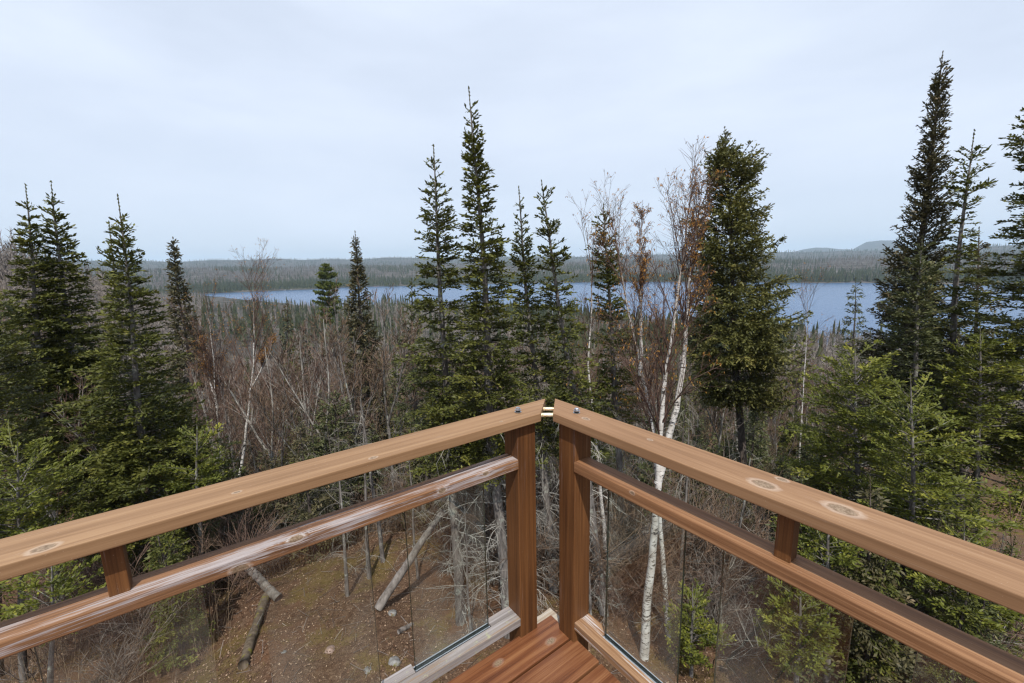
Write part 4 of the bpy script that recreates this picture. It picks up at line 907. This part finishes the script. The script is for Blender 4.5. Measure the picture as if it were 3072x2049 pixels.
# ------------------------------------------------------------------ forest floor
STALK = tint_mat('dry_stalk', (.10, .065, .042), (.30, .225, .15)); LEAF = tint_mat('dead_leaves', (.085, .042, .024), (.40, .29, .20))
def litter():
    rng = np.random.default_rng(9); n = 46000; r = 6.2 + 9.5 * rng.uniform(0, 1, n) ** .8; az = rng.uniform(-.95, .95, n); x, y = r * np.sin(az), r * np.cos(az); z = G(x, y) + rng.uniform(.003, .035, n)
    S = np.stack([x, y, z], 1); d = unit(rng.normal(0, 1, (n, 3)) * [1, 1, .35]); wa = unit(np.cross(d, [0, 0, 1.] + rng.normal(0, .45, (n, 3)))); a = Acc(); V, Q = kites(S, d, rng.uniform(.02, .055, n), rng.uniform(.014, .034, n), wa)
    a.add(V, Q, tint=np.repeat(np.clip(rng.beta(1.1, 2.6, n), 0, 1), 4)); tag(a.obj('leaf_litter', LEAF), 'brown fallen leaves covering the ground below the deck', 'leaves', kind='stuff')
    n = 1500; r = 6.2 + 10 * rng.uniform(0, 1, n); az = rng.uniform(-.95, .95, n); x, y = r * np.sin(az), r * np.cos(az); S = np.stack([x, y, G(x, y) + .02], 1); th = rng.uniform(0, 6.28, n); l = rng.uniform(.08, .42, n) * np.where(rng.uniform(0, 1, n) < .08, 2.2, 1)
    u = np.linspace(0, 1, 4)[None, :, None]; P = S[:, None] + np.stack([np.cos(th), np.sin(th), rng.uniform(-.05, .22, n)], 1)[:, None] * l[:, None, None] * u + rng.normal(0, .1, (n, 1, 3)) * u ** 2 * [1, 1, 0] * l[:, None, None]
    V, Q = tubes(P, np.full((n, 4), .0035) * rng.uniform(.5, 1.8, (n, 1)), 3); a = Acc(); a.add(V, Q, tint=np.repeat(rng.uniform(0, 1, n), 12)); tag(a.obj('fallen_twigs', TWIG_GREY), 'grey fallen twigs strewn over the ground below the deck', 'twigs', kind='stuff')
    n = 5200; r = 9.2 + 9 * rng.uniform(0, 1, n) ** .9; az = rng.uniform(-.95, .95, n); k_ = (r > 12.4) | (az < -.66) | (az > -.14); r, az = r[k_], az[k_]; n = len(r); x, y = r * np.sin(az), r * np.cos(az); S = np.stack([x, y, G(x, y) - .03], 1)
    l = rng.uniform(.35, 1.5, n); d = unit(np.array([0, 0, 1.]) + rng.normal(0, .16, (n, 3))); u = np.linspace(0, 1, 4)[None, :, None]; P = S[:, None] + d[:, None] * l[:, None, None] * u + rng.normal(0, .12, (n, 1, 3)) * u ** 2 * l[:, None, None]
    V, Q = tubes(P, np.full((n, 4), .0036) * ztaper(4, .5), 3); a = Acc(); a.add(V, Q, tint=np.repeat(rng.uniform(0, 1, n), 12)); tag(a.obj('dry_stalks', STALK), 'thin dry canes and stalks standing in the undergrowth', 'stalks', kind='stuff')
litter()
MOSSY = bark_mat('mossy_log', (.06, .045, .03), (.14, .11, .08), 9, (.17, .15, .03)); GREYLOG = bark_mat('weathered_log', (.085, .072, .063), (.22, .198, .18), 10)
def log(p, q, r0, r1, mat, name, label, stub=True, seed=0, birchy=False):
    rng = np.random.default_rng(seed); p = np.asarray(p, float); q = np.asarray(q, float); n = 14; u = np.linspace(0, 1, n)[:, None]; P = p + (q - p) * u + np.cumsum(rng.normal(0, .006, (n, 3)), 0)
    R = (r0 + (r1 - r0) * u[:, 0]) * rng.uniform(.92, 1.08, n); root = empty(name, tuple(p), label, 'log'); a = Acc(); V, Q = tubes((P - p)[None], R[None], 10); c = len(V); V = np.concatenate([V, [P[0] - p], [P[-1] - p]]); k = np.arange(10)
    T = np.concatenate([np.stack([np.full(10, c), k, (k + 1) % 10], 1), np.stack([np.full(10, c + 1), c - 10 + (k + 1) % 10, c - 10 + k], 1)]); a.add(V, Q, T, tint=0.); a.obj('stem', mat, root, smooth=True)
    if stub:
        for j in range(6):
            b = P[int(rng.integers(2, n - 1))] - p; d = unit(rng.normal(0, 1, 3) + [0, 0, .6]); l = rng.uniform(.12, .5); V, Q = tubes((b + d * l * np.linspace(0, 1, 4)[:, None])[None], np.array([[.012, .01, .008, .004]]), 4); s_ = Acc(); s_.add(V, Q, tint=rng.uniform(.2, .9)); s_.obj('branch_stub', DEAD, root)
    return root
def gh(x, y, dz=0.): p = ground_hit(x, y); p[2] += dz; return p
b = gh(868, 1402, .05); log(b, at(1020, 1172, b[1] + 1.0), .10, .07, GREYLOG, 'leaning_log', 'grey broken log leaning up from the ground behind the left glass', seed=1)
log(gh(612, 1375, .08), gh(562, 1540, .08), .10, .085, MOSSY, 'fallen_log', 'moss-covered log lying on the ground below the left railing', seed=2)
b = gh(640, 1378, .06); log(b, at(566, 1300, b[1] + .6), .10, .09, GREYLOG, 'stump_log', 'dark short log leaning beside the mossy log, below the left middle rail', seed=3)
log(gh(916, 1456, .05), gh(946, 1434, .06), .05, .04, GREYLOG, 'broken_branch', 'short charred branch piece on the moss between the left glass panels', seed=4, stub=False)
log(gh(1685, 1370, .07), gh(1945, 1455, .08), .085, .07, BIRCH, 'fallen_birch', 'white fallen birch log seen through the second right glass panel', seed=5)
log(gh(1600, 1250, .06), gh(1850, 1180, .4), .05, .03, GREYLOG, 'fallen_log', 'thin grey fallen pole behind the white birch foot', seed=6)
log(gh(560, 1290, .06), gh(760, 1252, .1), .05, .03, GREYLOG, 'fallen_log', 'thin fallen pole at the edge of the brush below the left top rail', seed=7)
ROCK = bark_mat('pink_stone', (.17, .115, .095), (.33, .235, .20), 7); ROCKG = bark_mat('grey_stone', (.11, .105, .10), (.24, .235, .225), 8, (.12, .105, .03))
def stone(x, y, r, mat, label, seed):
    rng = np.random.default_rng(seed); p = gh(x, y); th = np.linspace(0, math.pi, 7); ph = np.arange(10) * 2 * math.pi / 10; V = np.array([[math.sin(t) * math.cos(f), math.sin(t) * math.sin(f), .55 * math.cos(t)] for t in th for f in ph]); V *= r * rng.uniform(.75, 1.2, (len(V), 1))
    i = np.arange(6)[:, None] * 10; k = np.arange(10)[None]; Q = np.stack([i + k, i + 10 + k, i + 10 + (k + 1) % 10, i + (k + 1) % 10], -1).reshape(-1, 4); o = mesh_obj('stone', V, [Q], mat, smooth=True); o.location = tuple(p + [0, 0, -r * .08]); tag(o, label, 'stone', 'stones on the ground below the deck')
for i, (x, y, r, m, l) in enumerate(((757, 1492, .10, ROCK, 'pinkish flat stone on bare ground in the second left panel'), (824, 1482, .08, ROCK, 'small pink stone right of the flat pinkish stone'), (650, 1500, .07, ROCKG, 'small grey stone left of the flat pinkish stone'),
        (900, 1408, .10, ROCKG, 'pale grey stone by the foot of the leaning log'), (905, 1520, .12, ROCKG, 'mossy grey stone low between the left glass panels'), (845, 1540, .10, ROCKG, 'grey stone at the bottom edge left of the bottom rail'))): stone(x, y, r, m, l, 700 + i)

# ------------------------------------------------------------------ small things on the far shore
def shore_point(xpx, off):
    d = ray(xpx, 660); az = math.atan2(d[0], d[1]); r = float(shore_far(az)) - off; return np.array([r * math.sin(az), r * math.cos(az), LAKE]), az
p, az = shore_point(864, 4); dk = empty('dock', tuple(p), 'reddish dock on the far lake shore', 'dock'); dk.rotation_euler = (0, 0, -az)
RED = simple('dock_wood', (.30, .15, .10), .8); box('walkway', RED, dk, -6, 6, -1.2, 1.2, .55, .75)
for x in (-5.6, -2, 2, 5.6): box('pile', RED, dk, x - .12, x + .12, -1., -.8, -.6, .549)
WHT = simple('boat_paint', (.75, .74, .72), .4)
for xp, lab in ((653, 'left one of two tiny white boats at the far shore'), (667, 'right one of two tiny white boats at the far shore')):
    p, az = shore_point(xp, 7); bo = empty('boat', tuple(p), lab, 'boat', 'boats on the far shore'); bo.rotation_euler = (0, 0, -az)
    t = np.linspace(0, 1, 7); hw = .85 * np.sqrt(np.clip(1 - (2 * np.abs(t - .42)) ** 2.4, .02, 1)); V = []
    for a_, w_ in zip(t, hw): V += [[-2.3 + 4.6 * a_, -w_, .75 + .2 * a_], [-2.3 + 4.6 * a_, -w_ * .55, -.1], [-2.3 + 4.6 * a_, w_ * .55, -.1], [-2.3 + 4.6 * a_, w_, .75 + .2 * a_]]
    Q = [[4 * i + j, 4 * i + j + 1, 4 * i + j + 5, 4 * i + j + 4] for i in range(6) for j in range(3)] + [[0, 1, 2, 3], [24, 27, 26, 25]]
    mesh_obj('hull', np.array(V), [np.array(Q)], WHT, bo); box('seat', RED, bo, -.2, .2, -.7, .7, .5, .56)
# ------------------------------------------------------------------ the air
def haze():
    m, t = new_mat('thin_haze'); n = N(t)
    n.out(None, n('ShaderNodeVolumePrincipled', {'Color': (.62, .82, 1, 1), 'Density': .00011, 'Anisotropy': .0}).outputs[0])
    V, Q = box_vf(-9300, 9300, -9300, 9300, -260, 330); o = mesh_obj('haze', V, [Q], m); tag(o, 'thin blue haze over the lake and the far hills', 'haze', kind='stuff')
haze()
